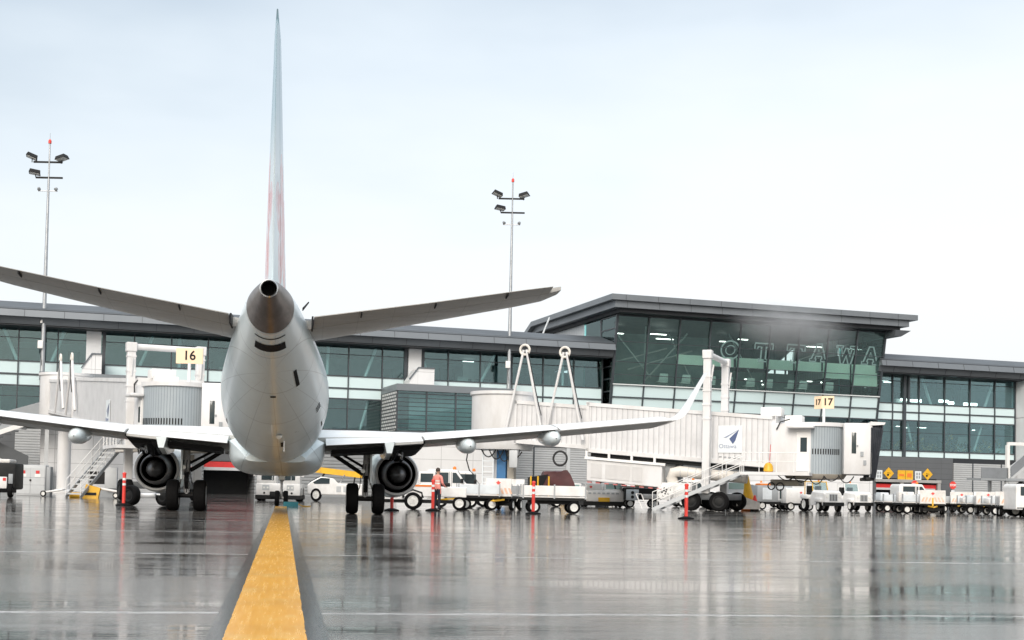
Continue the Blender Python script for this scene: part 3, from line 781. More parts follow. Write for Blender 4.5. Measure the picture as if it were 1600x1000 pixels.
b = MB(); b.box(56.7, 58.7, -1.6, .6, 9.75, 13.7); b.box(56.7, 58.7, -1.65, .6, 0, 9.7); b.build('pier', M['pier'], term, 0)
# interior: slabs, back walls, braces and columns behind the glass
b = MB(); b.box(-56, 9.0, .2, 14, 8.85, 9.7); b.box(-56, 9, .2, 14, 5.0, 5.35); b.box(38.3, 78, .2, 14, 8.95, 9.8); b.box(38.3, 78, .2, 14, 5.0, 5.3); b.build('floor_slab', M['intdark'], term, 0)
b = MB(); b.box(-56, 8.5, 9, 9.3, 5.35, 8.85); b.box(-56, 8.5, 12, 12.3, 9.7, 13.6); b.box(38.3, 78, 9, 9.3, 5.3, 8.95); b.box(38.3, 78, 12, 12.3, 9.8, 13.6); b.build('interior_wall', M['intwall'], term, 0)
b = MB(); b.box(-56, 78, 15.2, 15.5, 0, 13.6); b.build('rear_wall', M['whitepanel'], term, 0)
b = MB(); b.box(-56.3, -56, -.3, 15.5, 0, 13.6); b.box(78, 78.3, -.3, 15.5, 0, 13.6); b.build('end_wall', M['whitepanel'], term, 0)
for u, du in ((-43.2, -1.6), (-41.4, 1.4), (-34.2, 1.5), (-30.4, 0), (-26.2, 1.7), (-21.8, -1.5), (-17.4, 0.1), (-14.3, 1.4), (-7.2, -1.6), (-3.4, 1.9), (5.4, 0), (47.4, -1.5), (53.4, 1.4), (61, 1.5), (66, -1.4)):
    b = MB(); b.tube((u, 1.3, 9.8), (u + du, 1.3, 13.6), .14, 8); b.build('brace', M['brace'], term)
for u, du in ((-42, 1.2), (-33, -1.2), (-24, 1.1), (-14.4, .9), (52.2, 1.2), (45, -.9)):
    b = MB(); b.tube((u, 1.3, 5.4), (u + du, 1.3, 8.8), .12, 8); b.build('brace', M['brace'], term)
M['lampon'] = NT('lit_ceiling_lamp').m
_t = M['lampon'].node_tree; _e = _t.nodes.new('ShaderNodeEmission'); _e.inputs[0].default_value = (1, .97, .9, 1); _e.inputs[1].default_value = 5.0
_t.links.new(_e.outputs[0], [n for n in _t.nodes if n.type == 'OUTPUT_MATERIAL'][0].inputs[0])
random.seed(3)
for k in range(18):
    u = random.choice((random.uniform(-50, 6), random.uniform(-50, 6), random.uniform(42, 56)))
    z = random.choice((13.35, 8.6)); y = random.uniform(3, 8); L = random.uniform(.3, 1.2)
    MB().box(u, u + L, y, y + .15, z, z + .06).build('ceiling_lamp', M['lampon'], term, 0)
for u, z, w_ in ((45.2, 11.35, .9), (46.4, 11.3, 2.6), (50.0, 11.4, 1.2), (51.2, 11.25, .7), (53.2, 11.2, .5), (54.0, 11.2, .9)):
    MB().box(u, u + w_, 4.0, 4.12, z, z + .28).build('lit_display', M['lampon'], term, 0)
M['partd'] = mat('dark_partition', (.05, .06, .062), .7, dirt=.1); M['partl'] = mat('pale_partition', (.5, .55, .54), .7, dirt=.1)
for k in range(46):
    u = random.uniform(-50, 6) if k % 3 else random.uniform(41.5, 55.5)
    if k % 2: z0, z1 = 9.7, 9.7 + random.choice((1.9, 2.3, 2.8, 3.9))
    else: z0, z1 = 5.35, 5.35 + random.choice((1.2, 1.8, 2.4, 3.5))
    w_ = random.uniform(.25, 2.6); y = random.uniform(2, 8)
    MB().box(u, u + w_, y, y + .3, z0, z1).build('partition', M[random.choice(('partd', 'partd', 'partl'))], term, 0)
# planting and seats seen behind the lower panes of the right wing
M['leafd'] = mat('indoor_foliage', (.02, .035, .012), .6, dirt=.33, dcol=(.5, .28, .07), dscale=2.2)
b = MB()
for k in range(700):
    u = random.uniform(41.6, 55.5); hgt = 1.2 + .55 * math.sin(u * 1.3) + .35 * math.sin(u * 3.1)
    z = 5.7 + random.random() * hgt; y = random.uniform(.45, 1.6); r = random.uniform(.12, .3)
    d = V((random.uniform(-1, 1), random.uniform(-1, 1), random.uniform(-1, 1))).normalized(); e1 = d.orthogonal().normalized() * r; e2 = d.cross(e1)
    b.face([V((u, y, z)) - e1, V((u, y, z)) + e2 * .5, V((u, y, z)) + e1, V((u, y, z)) - e2 * .5])
o = b.build('indoor_planting', M['leafd'], term, 0, fix=False); o['kind'] = 'stuff'

# ------------------------------------------------------------------ ground floor
def wallbox(name, m_, u0, u1, y0, y1, z0, z1): return MB().box(u0, u1, y0, y1, z0, z1).build(name, M[m_], term, 0)
GF = -.35
wallbox('ground_floor_wall', 'darkpanel', -56, -43.6, GF, 14, 0, 5.2)
wallbox('louvred_wall', 'louver', -43.6, -41.6, GF - .02, .2, 0, 5.2)
wallbox('ground_floor_wall', 'louver_d', -31, -28.2, GF, 14, 0, 5.2)
wallbox('ground_floor_wall', 'darkpanel', -28.2, -23.8, GF + .3, 14, 2.9, 5.2)
wallbox('ground_floor_wall', 'louver_d', -23.8, -12.6, GF, 14, 0, 5.2)
wallbox('ground_floor_wall', 'darkpanel', -2, 8, -5.9, 14, 0, 5.2) if False else None
# low blocks in front of the glass wall: white panels below, glass above, dark roof slab
def low_block(u0, u1, zt, side_screen):
    wallbox('white_ground_wall', 'whitepanel', u0 + .15, u1, -6.0, -.4, 0, 5.25)
    wallbox('dark_band', 'fascia2', u0 + .1, u1, -6.05, -.4, 5.26, 5.85)
    fr = MB(); nb = max(2, round((u1 - u0) / 2.6)); 
    for k in range(nb + 1):
        u = u0 + (u1 - u0) * k / nb; fr.box(u - .06, u + .06, -6.1, -5.9, 5.86, zt - .6)
    for k in range(9):
        z = 6.1 + k * (zt - .8 - 6.1) / 8; fr.box(u0, u1, -6.09, -6.0, z - .03, z + .03)
    fr.build('louvre_frame', M['mull'], term, 0)
    for k in range(nb):
        a, c = u0 + (u1 - u0) * k / nb, u0 + (u1 - u0) * (k + 1) / nb
        panel('window', 'g_up', a + .07, c - .07, 5.87, zt - .61, -5.96)
    MB().box(u0 + 1.4, u1 - .4, -4.6, -4.4, 6.0, zt - .8).build('interior_blind', M['intwall'], term, 0)
    MB().box(u0 + .2, u1, -3, -.3, 5.86, zt - .6).build('interior_wall', M['intwall'], term, 0)
    wallbox('roof_slab', 'fascia', u0 - .12, u1 + .1, -6.25, -.2, zt - .58, zt)
    if side_screen:
        # perforated metal screen on the left flank
        MB().box(u0 - .1, u0 - .05, -5.95, -.4, 5.87, zt - .59).build('perforated_screen', M['screen'], term, 0)
        wallbox('screen_backing', 'intdark', u0 - .02, u0 + .1, -5.85, -.4, 5.86, zt - .6)
low_block(-41.6, -31.2, 9.55, False); low_block(-12.5, -2.0, 9.9, True)
# roof-top plant enclosures on the low blocks
for u0, u1, zb, zt in ((-38.5, -36.95, 9.56, 11.4), (-10.75, -8.5, 9.91, 11.6)):
    b = MB(); b.rings([[V((u0 + .75, y, zb)), V((u1, y, zb)), V((u1, y, zt)), V((u0 + .75, y, zt))] for y in (-3.2, -1)])
    o = b.build('rooftop_enclosure', M['whitepanel'], term, 0)
    b = MB(); b.hull8([(u0, -3.2, zb), (u0 + .74, -3.2, zb), (u0 + .74, -1, zb), (u0, -1, zb), (u0, -3.2, zb + .6), (u0 + .74, -3.2, zt), (u0 + .74, -1, zt), (u0, -1, zb + .6)]); b.build('sloping_flank', M['whitepanel'], o, 0)
    b = MB(); b.bar((u0 - .05, -3.25, zb + .66), (u0 + .76, -3.25, zt + .05), .1, .1); b.bar((u0 + .76, -3.25, zt + .05), (u1 + .04, -3.25, zt + .05), .1, .1); b.build('coping', M['fascia2'], o, 0)
# louvred doors right of the low block
wallbox('ground_floor_wall', 'darkpanel', -2.0, 9.4, -2.3, 14, 4.95, 5.3)
for k, (a, c) in enumerate(((-1.9, 1.35), (1.5, 4.6), (5.0, 7.2))):
    wallbox('louvred_door', 'louver', a, c, -2.2, -2.0, 0, 4.93)
for a in (1.36, 4.62, 7.22): wallbox('door_post', 'mull' if a < 4 else 'lgrey', a, a + (.12 if a < 4 else .36), -2.28, -2, 0, 4.93)
wallbox('white_ground_wall', 'whitepanel', 7.6, 35.4, -5.6, -5.2, 0, 3.1)
wallbox('white_ground_wall', 'whitepanel', 35.1, 35.4, -5.2, 0, 0, 3.1)
wallbox('ground_floor_wall', 'darkpanel', 9.4, 38.3, -.4, 14, 0, 5.2)
# garages of the right wing
wallbox('ground_floor_wall', 'darkpanel', 35.4, 48.6, GF, 14, 2.95, 5.2)
for a, c in ((35.4, 39.3), (42.1, 43.7), (46.6, 48.6)): wallbox('ground_floor_wall', 'darkpanel', a, c, GF, 6, 0, 2.94)
wallbox('louvred_wall', 'louver', 48.7, 56.6, GF, 14, 0, 4.7)
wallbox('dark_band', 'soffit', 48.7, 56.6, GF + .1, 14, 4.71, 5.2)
for u in (51.0, 54.6): wallbox('door_post', 'mull', u, u + .12, GF - .05, GF + .2, 0, 4.7)
wallbox('ground_floor_wall', 'darkpanel', 58.7, 78, GF, 14, 0, 5.2)
for a, c in ((39.3, 42.1), (43.7, 46.6)):
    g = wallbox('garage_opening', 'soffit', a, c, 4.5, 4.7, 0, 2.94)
    d = MB().box(a, c, GF + .12, GF + .22, 1.75, 2.35).build('roller_door', M['red'], term, 0)
    MB().box(a + .05, c - .1, GF + .08, GF + .115, 1.75, 1.97).build('door_hem', M['lgrey'], d, 0)
MB().box(39.1, 47.0, GF - .25, GF - .01, 2.55, 2.85).build('lintel', M['conc'], term, 0)
for a in (42.1, 46.62): MB().box(a, a + .35, GF - .2, GF - .01, 0, 2.54).build('door_jamb', M['conc'], term, 0)
# baggage opening under the left wing
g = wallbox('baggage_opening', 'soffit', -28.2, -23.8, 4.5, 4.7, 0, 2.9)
d = MB().box(-28.2, -23.8, GF + .28, GF + .4, 2.25, 2.85).build('roller_door', M['red'], term, 0)
MB().box(-28.2, -23.8, GF + .24, GF + .275, 2.1, 2.36).build('door_hem', M['lgrey'], d, 0)
wallbox('ground_floor_wall', 'whitepanel', -31.2, -30.9, GF - .2, 0, 0, 5.2)

# ------------------------------------------------------------------ leaning hall
LEAN, HY = .17, .35            # glass plane: y = HY - LEAN * z
def hy(z): return HY - LEAN * z
uH = [9.35 + 3.26 * k for k in range(10)]
fr = MB()
def hbar(u0, z0, u1, z1, w_, dy=-.06):
    fr.bar((u0, hy(z0) + dy, z0), (u1, hy(z1) + dy, z1), w_, .2, (0, 1, 0))
for a, c in zip(uH, uH[1:]):
    panel('window', 'g_hall', a + .05, c - .05, 11.24, 17.6, HY, .04, LEAN)
    panel('window', 'g_up', a + .05, c - .05, 5.3, 8.85, HY, .04, LEAN)
    panel('spandrel_panel', 'spandrel', a + .05, c - .05, 10.05, 11.1, HY - .01, .04, LEAN)
    panel('spandrel_panel', 'spandrel', a + .05, c - .05, 8.95, 9.93, HY - .01, .04, LEAN)
for u in uH: hbar(u, 5.2, u, 17.7, .11)
for z, h in ((11.17, .14), (9.99, .11), (8.9, .1), (13.3, .05), (12.1, .05), (15.2, .05), (17.6, .1)): hbar(uH[0], z, uH[-1], z, h)
fr.build('mullion_frame', M['mull'], term, 0)
b = MB(); b.box(uH[0], uH[-1], hy(11.17) - .22, hy(11.17) - .08, 11.12, 11.22); b.build('white_sill', M['brace'], term, 0)
# glazed return walls with fins
for u in (uH[0], uH[-1]):
    b = MB(); b.hull8([(u - .02, hy(5.2), 5.2), (u + .02, hy(5.2), 5.2), (u + .02, 6, 5.2), (u - .02, 6, 5.2), (u - .02, hy(17.7), 17.7), (u + .02, hy(17.7), 17.7), (u + .02, 6, 17.7), (u - .02, 6, 17.7)])
    b.build('return_glass', M['g_hall'], term, 0)
    b = MB()
    for k in range(11): 
        z = 5.8 + k * 1.18; b.box(u - .1, u + .1, hy(z) + .12, 1.2, z - .05, z + .05)
    b.box(u - .09, u + .09, 1.2, 1.45, 5.2, 17.6); b.bar((u, hy(5.2), 5.2), (u, hy(17.7), 17.7), .22, .22, (0, 1, 0))
    b.build('return_frame', M['mull'], term, 0)
MB().box(uH[0] + .05, uH[0] + .3, 6.1, 15, 13.5, 17.9).build('ribbed_flank', M['clad'], term, 0)
MB().box(uH[0] - 6.0, uH[0] + .04, 5.2, 5.5, 14.5, 16.9).build('ribbed_flank', M['clad'], term, 0) if False else None
MB().box(uH[-1] - .3, uH[-1] - .05, 6.1, 15, 13.5, 17.9).build('ribbed_flank', M['clad'], term, 0)
# hall roof: two fascia steps, soffit, left eave folding down at the back
def hallroof(u0, u1, y0, y1, z0, z1, fold, name, m_, par=None):
    b = MB(); n = [(y0, 0), (y1, 0), (y1 + 6.5, -fold)]
    b.rings([[V((u0, y, z0 + d)), V((u1, y, z0 + d)), V((u1, y, z1 + d)), V((u0, y, z1 + d))] for y, d in n])
    return b.build(name, M[m_], par or term, 0)
hr = hallroof(7.8, 40.85, -5.0, 18, 18.72, 19.25, 2.6, 'hall_roof', 'fascia')
hallroof(8.3, 40.1, -4.6, 17.8, 18.08, 18.7, 2.6, 'lower_fascia', 'fascia', hr)
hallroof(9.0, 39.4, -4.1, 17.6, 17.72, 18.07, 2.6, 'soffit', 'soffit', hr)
b = MB()
for k in range(10):
    u = 9.2 + k * 3.26
    b.box(u - .015, u + .015, -5.012, -4.99, 18.73, 19.24); b.box(u + .3, u + .33, -4.612, -4.59, 18.09, 18.69)
b.box(8.3, 40.1, -4.7, -4.55, 18.700, 18.718)
b.build('fascia_joints', M['soffit'], hr, 0)
b = MB(); b.hull8([(38.6, -4.3, 17.1), (39.4, -4.3, 17.1), (39.4, 8, 17.1), (38.6, 8, 17.1), (38.6, -4.5, 17.71), (40.4, -4.5, 17.71), (40.4, 8, 17.71), (38.6, 8, 17.71)]); b.build('eave_beam', M['fascia2'], hr, 0)
b = MB(); b.tube((3.6, 3.2, 15.2), (5.8, 6.5, 18.2), .09, 8); b.build('roof_strut', M['lgrey'], hr)
# inside the hall
b = MB(); b.box(9.6, 38.5, -1.3, 15, 10.0, 11.0); b.box(9.6, 38.5, -.3, 15, 5.0, 5.4); b.build('floor_slab', M['intdark'], term, 0)
b = MB(); b.box(9.6, 26, 11, 11.2, 11.0, 17.7); b.box(26, 38.5, 14, 14.2, 11, 14.6); b.box(9.6, 38.5, 9, 9.2, 5.4, 10.0); b.build('interior_wall', M['intwall'], term, 0)
b = MB()
for k in range(10): u = 26 + k * 1.35; b.box(u, u + .12, 13.9, 14.15, 14.6, 17.7)
b.box(26, 38.5, 13.9, 14.1, 15.9, 16.05); b.build('rear_mullions', M['mull'], term, 0)
for k, (a, c, z0) in enumerate(((16.0, 19.0, 13.4), (19.2, 22.2, 13.4), (22.5, 25.5, 13.4), (25.8, 28.8, 13.4), (29.0, 32.0, 13.4), (32.2, 35.3, 12.8), (35.5, 38.5, 12.2))):
    MB().box(a, c, hy(13.9) + .5, hy(13.9) + .54, z0, 14.35).build('blind', M['blind'], term, 0)
for (u0, z0, u1, z1, y) in ((10.4, 16.9, 14.6, 12.2, 1.2), (13.6, 11.4, 18.6, 16.8, 1.5), (11.6, 13.8, 17.2, 15.4, 3.2), (14.4, 11.2, 14.5, 17.4, 2.4), (20.4, 11.4, 17.2, 17.0, 3), (27.6, 11.4, 24, 17.2, 3), (32, 15, 38, 16.9, 3), (12.5, 13.0, 19.5, 15.2, 2.2)):
    b = MB(); b.tube((u0, y, z0), (u1, y, z1), .075, 8); b.build('brace', M['lgrey'], term)

for k in range(9):  # extra long lamps, added to brighten the dim hall interior and blinds
    u = random.uniform(10.5, 37.5); y = random.uniform(4, 9); z = random.choice((16.9, 16.9, 13.0 if u > 22 else 16.2)); L = random.uniform(.6, 2.0)
    MB().box(u, u + L, y, y + .25, z, z + .06).build('ceiling_lamp', M['lampon'], term, 0)
for k in range(9):
    u = random.uniform(22, 38); MB().box(u, u + .12, 1.5 + k * .7, 1.62 + k * .7, 12.6, 12.7).build('ceiling_lamp', M['lampon'], term, 0)
# letters hung in the hall, drawn as double outlines
sign = thing('letter_sign', 'white outlined capital letters spelling OTTAWA hung behind the hall glass', 'sign', (0, 0, 0), 0)
sign.matrix_world = Matrix.Translation(BLD) @ Matrix.Rotation(ALF, 4, 'Z')
M['neon'] = NT('lit_letter_tube').m
_t = M['neon'].node_tree; _e = _t.nodes.new('ShaderNodeEmission'); _e.inputs[0].default_value = (.85, 1, .96, 1); _e.inputs[1].default_value = .22
_t.links.new(_e.outputs[0], [n for n in _t.nodes if n.type == 'OUTPUT_MATERIAL'][0].inputs[0])
GL = {
 'T': [(-.5, .5), (.5, .5), (.5, .16), (.36, .16), (.32, .3), (.13, .3), (.13, -.36), (.26, -.36), (.26, -.5), (-.26, -.5), (-.26, -.36), (-.13, -.36), (-.13, .3), (-.32, .3), (-.36, .16), (-.5, .16)],
 'A': [(-.12, .5), (.12, .5), (.4, -.36), (.5, -.36), (.5, -.5), (.14, -.5), (.14, -.36), (.2, -.36), (.15, -.2), (-.15, -.2), (-.2, -.36), (-.14, -.36), (-.14, -.5), (-.5, -.5), (-.5, -.36), (-.4, -.36)],
 'W': [(-.6, .5), (-.2, .5), (-.2, .38), (-.3, .38), (-.22, -.1), (-.06, .38), (.06, .38), (.22, -.1), (.3, .38), (.2, .38), (.2, .5), (.6, .5), (.6, .38), (.5, .38), (.3, -.5), (.14, -.5), (0, -.05), (-.14, -.5), (-.3, -.5), (-.5, .38), (-.6, .38)],
 'O': [(.5 * math.sin(2 * PI * k / 22), .5 * math.cos(2 * PI * k / 22)) for k in range(22)],
}
for ch, u, zc in (('O', 21.75, 15.05), ('T', 25.4, 15.0), ('T', 29.0, 15.05), ('A', 31.6, 15.3), ('W', 34.75, 15.25), ('A', 37.6, 15.3)):
    b = MB(); W_, H_ = 2.0, 1.75
    y = hy(zc) + .55
    pl = [V((u + x * W_, y - z * LEAN * H_, zc + z * H_)) for x, z in GL[ch]]; b.path(pl + pl[:2], .075, 6)
    if ch == 'O':
        pl = [V((u + x * W_ * .5, y - z * LEAN * H_, zc + z * H_ * .5)) for x, z in GL[ch]]; b.path(pl + pl[:2], .05, 6)
    elif ch == 'A':
        pl = [V((u + x * W_, y, zc + z * H_)) for x, z in ((-.08, -.06), (0, .2), (.08, -.06))]; b.path(pl + pl[:2], .04, 6)
    else:
        cx = .0
        pl = [V((u + x * W_ * .82, y - z * LEAN * H_, zc + z * H_ * .82)) for x, z in GL[ch]]
    b.build('letter', M['neon'], sign)
# tables and chairs with white backs inside the hall: chairs stand just behind the glass
M['chairw'] = mat('white_chair_shell', (.85, .87, .86), .4, dirt=0)
cg = None
Rm = Matrix.Translation(BLD) @ Matrix.Rotation(ALF, 4, 'Z')
lab = ['left end of the hall window row', 'second from the left in the hall window', 'third from the left in the hall window', 'behind the bridge portal in the hall window', 'right of the bridge portal in the hall window', 'below the letter T in the hall window', 'below the letter A in the hall window', 'third from the right in the hall window', 'right end of the hall window row']
for k, u in enumerate((14.9, 17.3, 20.0, 21.9, 24.3, 26.3, 28.9, 30.2, 33.2)):
    w_ = Rm @ V((u, -.75, 11.0))
    if cg is None:
        cg = thing('lounge_chair', 'white shell-backed chair at the ' + lab[0], 'chair', w_, ALF, 'chairs behind the hall glass')
        b = MB(); b.hull8([(-.5, -.35, .75), (.5, -.35, .75), (.45, -.2, .75), (-.45, -.2, .75), (-.42, -.5, 1.45), (.42, -.5, 1.45), (.4, -.35, 1.45), (-.4, -.35, 1.45)]); b.build('backrest', M['chairw'], cg, bevel=.04)
        MB().bbox(-.5, .5, -.3, .4, .6, .74, .04).build('seat', M['chairw'], cg)
        for sx in (-.4, .4):
            for sy in (-.2, .3): MB().tube((sx, sy, 0), (sx * .9, sy, .62), .03, 6).build('leg', M['steel'], cg)
    else: dup(cg, w_, ALF, 'white shell-backed chair ' + lab[k])

# ------------------------------------------------------------------ signs on the garages
def on_wall(u, y, z): return Rm @ V((u, y, z))
def wall_sign(name, label, u, z, poly, m_, txt=(), grp=None, y=GF - .06, th=.04):
    t = thing(name, label, 'sign', on_wall(u, y, z), ALF, grp)
    MB().prism(poly, (0, 0, 0), (1, 0, 0), (0, 0, 1), (0, th, 0)).build('board', m_, t, 0)
    for s, size, dx, dz, mm in txt: writing(s, size, mm, t, (dx, -.012, dz), (PI / 2, 0, 0), 'lettering', .01)
    return t
dm = [(0, -.62), (.62, 0), (0, .62), (-.62, 0)]; rc = lambda w_, h: [(-w_, -h), (w_, -h), (w_, h), (-w_, h)]
M['signw'] = mat('sign_white', (.7, .74, .76), .4, dirt=.05)
for u, lb in ((40.75, 'left'), (45.45, 'right')):
    s_ = wall_sign('warning_sign', 'yellow diamond warning sign above the %s garage opening' % lb, u, 3.45, dm, M['yellow'], (), 'diamond signs over the garages')
    b = MB(); b.tube((-.1, -.01, -.15), (-.1, .0, -.15), .12, 12); b.bar((-.2, -.012, .1), (.2, -.012, .02), .1, .01); b.build('symbol', M['dark'], s_)
    s_ = wall_sign('clearance_sign', 'small pale rectangular sign left of the %s yellow diamond' % lb, u - 1.15, 3.3, rc(.38, .45), M['signw'], (), 'pale signs over the garages')
    b = MB(); b.box(-.25, -.05, -.012, .0, .02, .3); b.box(.05, .25, -.012, 0, .02, .3); b.box(-.25, -.05, -.012, 0, -.32, -.05); b.box(.05, .25, -.012, 0, -.32, -.05); b.build('panel_marks', M['grey'], s_, 0)
s_ = wall_sign('notice_board', 'wide yellow notice between the two garage openings', 42.75, 3.3, rc(.92, .5), M['yellow'], ())
MB().box(-.01, .02, -.012, 0, -.5, .5).build('board_joint', M['dark'], s_, 0)
MB().box(-.75, -.15, -.014, 0, -.1, .12).build('pictogram', M['orange'], s_, 0); MB().box(.2, .75, -.014, 0, -.2, .2).build('pictogram', M['orange'], s_, 0)

# stop signs on posts in front of the garages
oct_ = [(.42 * math.cos(PI / 8 + k * PI / 4), .42 * math.sin(PI / 8 + k * PI / 4)) for k in range(8)]
ss = None
for u, lb in ((42.35, 'red octagonal STOP sign on a post between the garage openings'), (46.95, 'red octagonal STOP sign on a post right of the garages')):
    pos = on_wall(u, -2.6, 0)
    if ss is None:
        ss = thing('stop_sign', lb, 'stop sign', pos, ALF, 'stop signs at the garages')
        MB().tube((0, .06, 0), (0, .06, 2.7), .05, 8).build('post', M['steel'], ss)
        MB().prism(oct_, (0, 0, 2.35), (1, 0, 0), (0, 0, 1), (0, .03, 0)).build('plate', M['postred'], ss, 0)
        MB().box(-.2, .2, 0, .03, 1.3, 1.85).build('supplementary_plate', M['signw'], ss, 0)
        writing('STOP', .3, M['white'], ss, (0, -.01, 2.35), (PI / 2, 0, 0), 'lettering', .012)
    else: dup(ss, pos, ALF, lb)

# ------------------------------------------------------------------ floodlight masts
def mast(label, base, ztop):
    t = thing('floodlight_mast', label, 'light mast', base, 0, 'floodlight masts'); H = ztop - base.z
    MB().tube((0, 0, 0), (0, 0, H - 3), .2, 14, .095).build('pole', M['steel'], t)
    MB().tube((0, 0, H - 3.05), (0, 0, H), .07, 10).build('mast_top', M['steel'], t)
    MB().tube((0, 0, H), (0, 0, H + .9), .018, 6).build('lightning_rod', M['steel'], t)
    MB().lathe([(0, .1), (.02, .13), (.25, .13), (.36, .05), (.37, .01)], (0, 0, H), (0, 0, 1), 12).build('warning_light', M['postred'], t)
    for z, x0, x1 in ((H - 1.55, -1.3, 1.1), (H - 2.85, -1.05, 1.15)):
        MB().box(x0, x1, -.06, .06, z - .07, z + .07).build('crossarm', M['dark'], t, 0)
    MB().box(-.85, .75, -.045, .045, H - 4.0, H - 3.92).build('lower_crossarm', M['steel'], t, 0)
    for x, z, s, tl in ((-1.45, H - 1.25, 1, .5), (1.1, H - 1.33, -1, .35), (-1.15, H - 2.58, 1, .2)):
        b = MB(); b.hull8([(-.55, -.5, -.12), (.55, -.5, -.12), (.55, .45, .12), (-.55, .45, .12), (-.48, -.42, .3), (.48, -.42, .3), (.42, .3, .5), (-.42, .3, .5)])
        o = b.build('floodlight', M['dark'], t, bevel=.03); o.location = (x, -.1, z); o.scale = (.85, .85, .85); o.rotation_euler = (-.3, s * tl * .7, s * .3)
        g = MB().hull8([(-.47, -.42, -.13), (.47, -.42, -.13), (.47, .37, .07), (-.47, .37, .07), (-.47, -.42, -.1), (.47, -.42, -.1), (.47, .37, .1), (-.47, .37, .1)]).build('lens', M['lampglass'], o, 0)
        MB().bar((0, .1, .2), (s * .2, .1, -.35), .08, .08).build('bracket', M['dark'], o)
    for x, r in ((-.8, .5), (.72, -.5)):
        b = MB(); b.lathe([(0, .05), (.05, .16), (.3, .2), (.32, .17)], (0, 0, 0), (0, -1, -.3), 12, True, True); o = b.build('small_floodlight', M['grey'], t); o.scale = (.75, .75, .75); o.location = (x, 0, H - 3.72); o.rotation_euler = (.4, 0, r)
    MB().bbox(-.32, .12, -.42, -.2, 2.2, 2.85, .03).build('equipment_box', M['white'], t)
    MB().bbox(-.2, -.02, -.32, -.18, 4.3, 4.7, .02).build('camera', M['white'], t)
    MB().path([(0, -.22, 2.3), (-.1, -.3, 1.8), (-.02, -.25, 1.2), (0, -.22, .8)], .02).build('cable', M['hose'], t)
    return t
mast('tall grey floodlight mast rising beside the raised left tailplane', Rm @ V((-41.6, -2, 9.56)), 28.85)
mast('tall grey floodlight mast standing in the middle, by the hinged bridge hoops', Rm @ V((-1.1, -2, 9.9)), 29.4)

# ------------------------------------------------------------------ outside stairs at both ends
M['mesh'] = mat('grey_mesh_panel', (.2, .215, .23), .5, dirt=.15)
def outside_stair(name, label, base, rz, flip=1):
    """landing on posts, a flight down behind it, a flight up in front"""
    t = thing(name, label, 'staircase', base, rz)
    f = flip
    for x, y in ((0, 0), (0, 2.4), (f * 4.6, 0), (f * 4.6, 2.4)):
        MB().box(x - .13, x + .13, y - .13, y + .13, 0, 2.75).build('post', M['lgrey'], t, 0)
    MB().box(min(0, f * 4.9) - .3, max(0, f * 4.9) + .3, -.3, 2.8, 2.75, 3.0).build('landing', M['grey'], t, 0)
    MB().box(min(0, f * -3), max(0, f * -3), -.25, 1.9, 2.75, 2.95).build('walkway', M['grey'], t, 0)
    MB().box(min(0, f * -3), max(0, f * -3), -.28, -.2, 2.96, 3.95).build('railing_panel', M['mesh'], t, 0)
    b = MB(); b.bar((f * .3, -.2, 3.0), (f * 4.4, -.2, 6.0), .12, .3)
    b.bar((f * .3, 1.5, 3.0), (f * 4.4, 1.5, 6.0), .12, .3)
    for k in range(15): b.box(min(f * (.45 + k * .27), f * (.75 + k * .27)), max(f * (.45 + k * .27), f * (.75 + k * .27)), -.15, 1.45, 3.12 + k * .2, 3.17 + k * .2)
    b.build('upper_flight', M['lgrey'], t, 0)
    MB().hull8([(f * .3, -.3, 3.1), (f * 4.4, -.3, 6.1), (f * 4.4, -.25, 6.1), (f * .3, -.25, 3.1), (f * .3, -.3, 4.1), (f * 4.4, -.3, 7.1), (f * 4.4, -.25, 7.1), (f * .3, -.25, 4.1)]).build('railing_panel', M['mesh'], t, 0)
    b = MB(); b.bar((f * 4.0, 1.9, 2.8), (f * .2, 1.9, .1), .12, .3); b.bar((f * 4.0, 2.7, 2.8), (f * .2, 2.7, .1), .12, .3)
    for k in range(13): b.box(min(f * (.5 + k * .29), f * (.8 + k * .29)), max(f * (.5 + k * .29), f * (.8 + k * .29)), 1.95, 2.65, .28 + k * .2, .33 + k * .2)
    b.build('lower_flight', M['dgrey'], t, 0)
    b = MB(); b.tube((f * .1, 0, 2.7), (f * 3.0, 0, .1), .06, 8); b.tube((f * .1, 0, .2), (f * 3.0, 0, 2.7), .05, 8); b.build('cross_brace', M['lgrey'], t)
    b = MB(); b.box(-.15, .15, -.28, .0, 3.0, 6.1); b.box(min(0, f * 4.9), max(0, f * 4.9), -.28, 0, 6.1, 6.4); b.build('portal_frame', M['white'], t, 0)
    return t
p = Rm @ V((44.4, -14, 0)); outside_stair('steel_staircase', 'grey steel outside staircase with white portal at the right edge', (p.x, p.y, 0), ALF, 1)
# left stair: sloping covered flight
p = Rm @ V((-43.0, -7.5, 0)); t = thing('covered_stair', 'grey sloping covered stair against the louvred wall at the left edge', 'staircase', (p.x, p.y, 0), ALF)
b = MB(); b.hull8([(-6, -1, 2.7), (2.4, -1, 6.0), (2.4, 1.2, 6.0), (-6, 1.2, 2.7), (-6, -1, 4.5), (2.4, -1, 7.3), (2.4, 1.2, 7.3), (-6, 1.2, 4.5)]); b.build('flight_casing', M['grey'], t, 0)
b = MB(); b.bar((-6, -1.08, 2.72), (2.5, -1.08, 6.05), .1, .35); b.build('stringer', M['white'], t, 0)
for k in range(14):
    x = -5.6 + k * .58; z = 2.62 + (x + 6) * .392; MB().box(x, x + .34, -1.12, -.2, z - .22, z - .08).build('tread', M['dgrey'], t, 0)
MB().box(-3.4, -3.1, -.6, -.3, 0, 3.1).build('post', M['lgrey'], t, 0); MB().box(1.9, 2.2, -.6, -.3, 0, 5.6).build('post', M['lgrey'], t, 0)
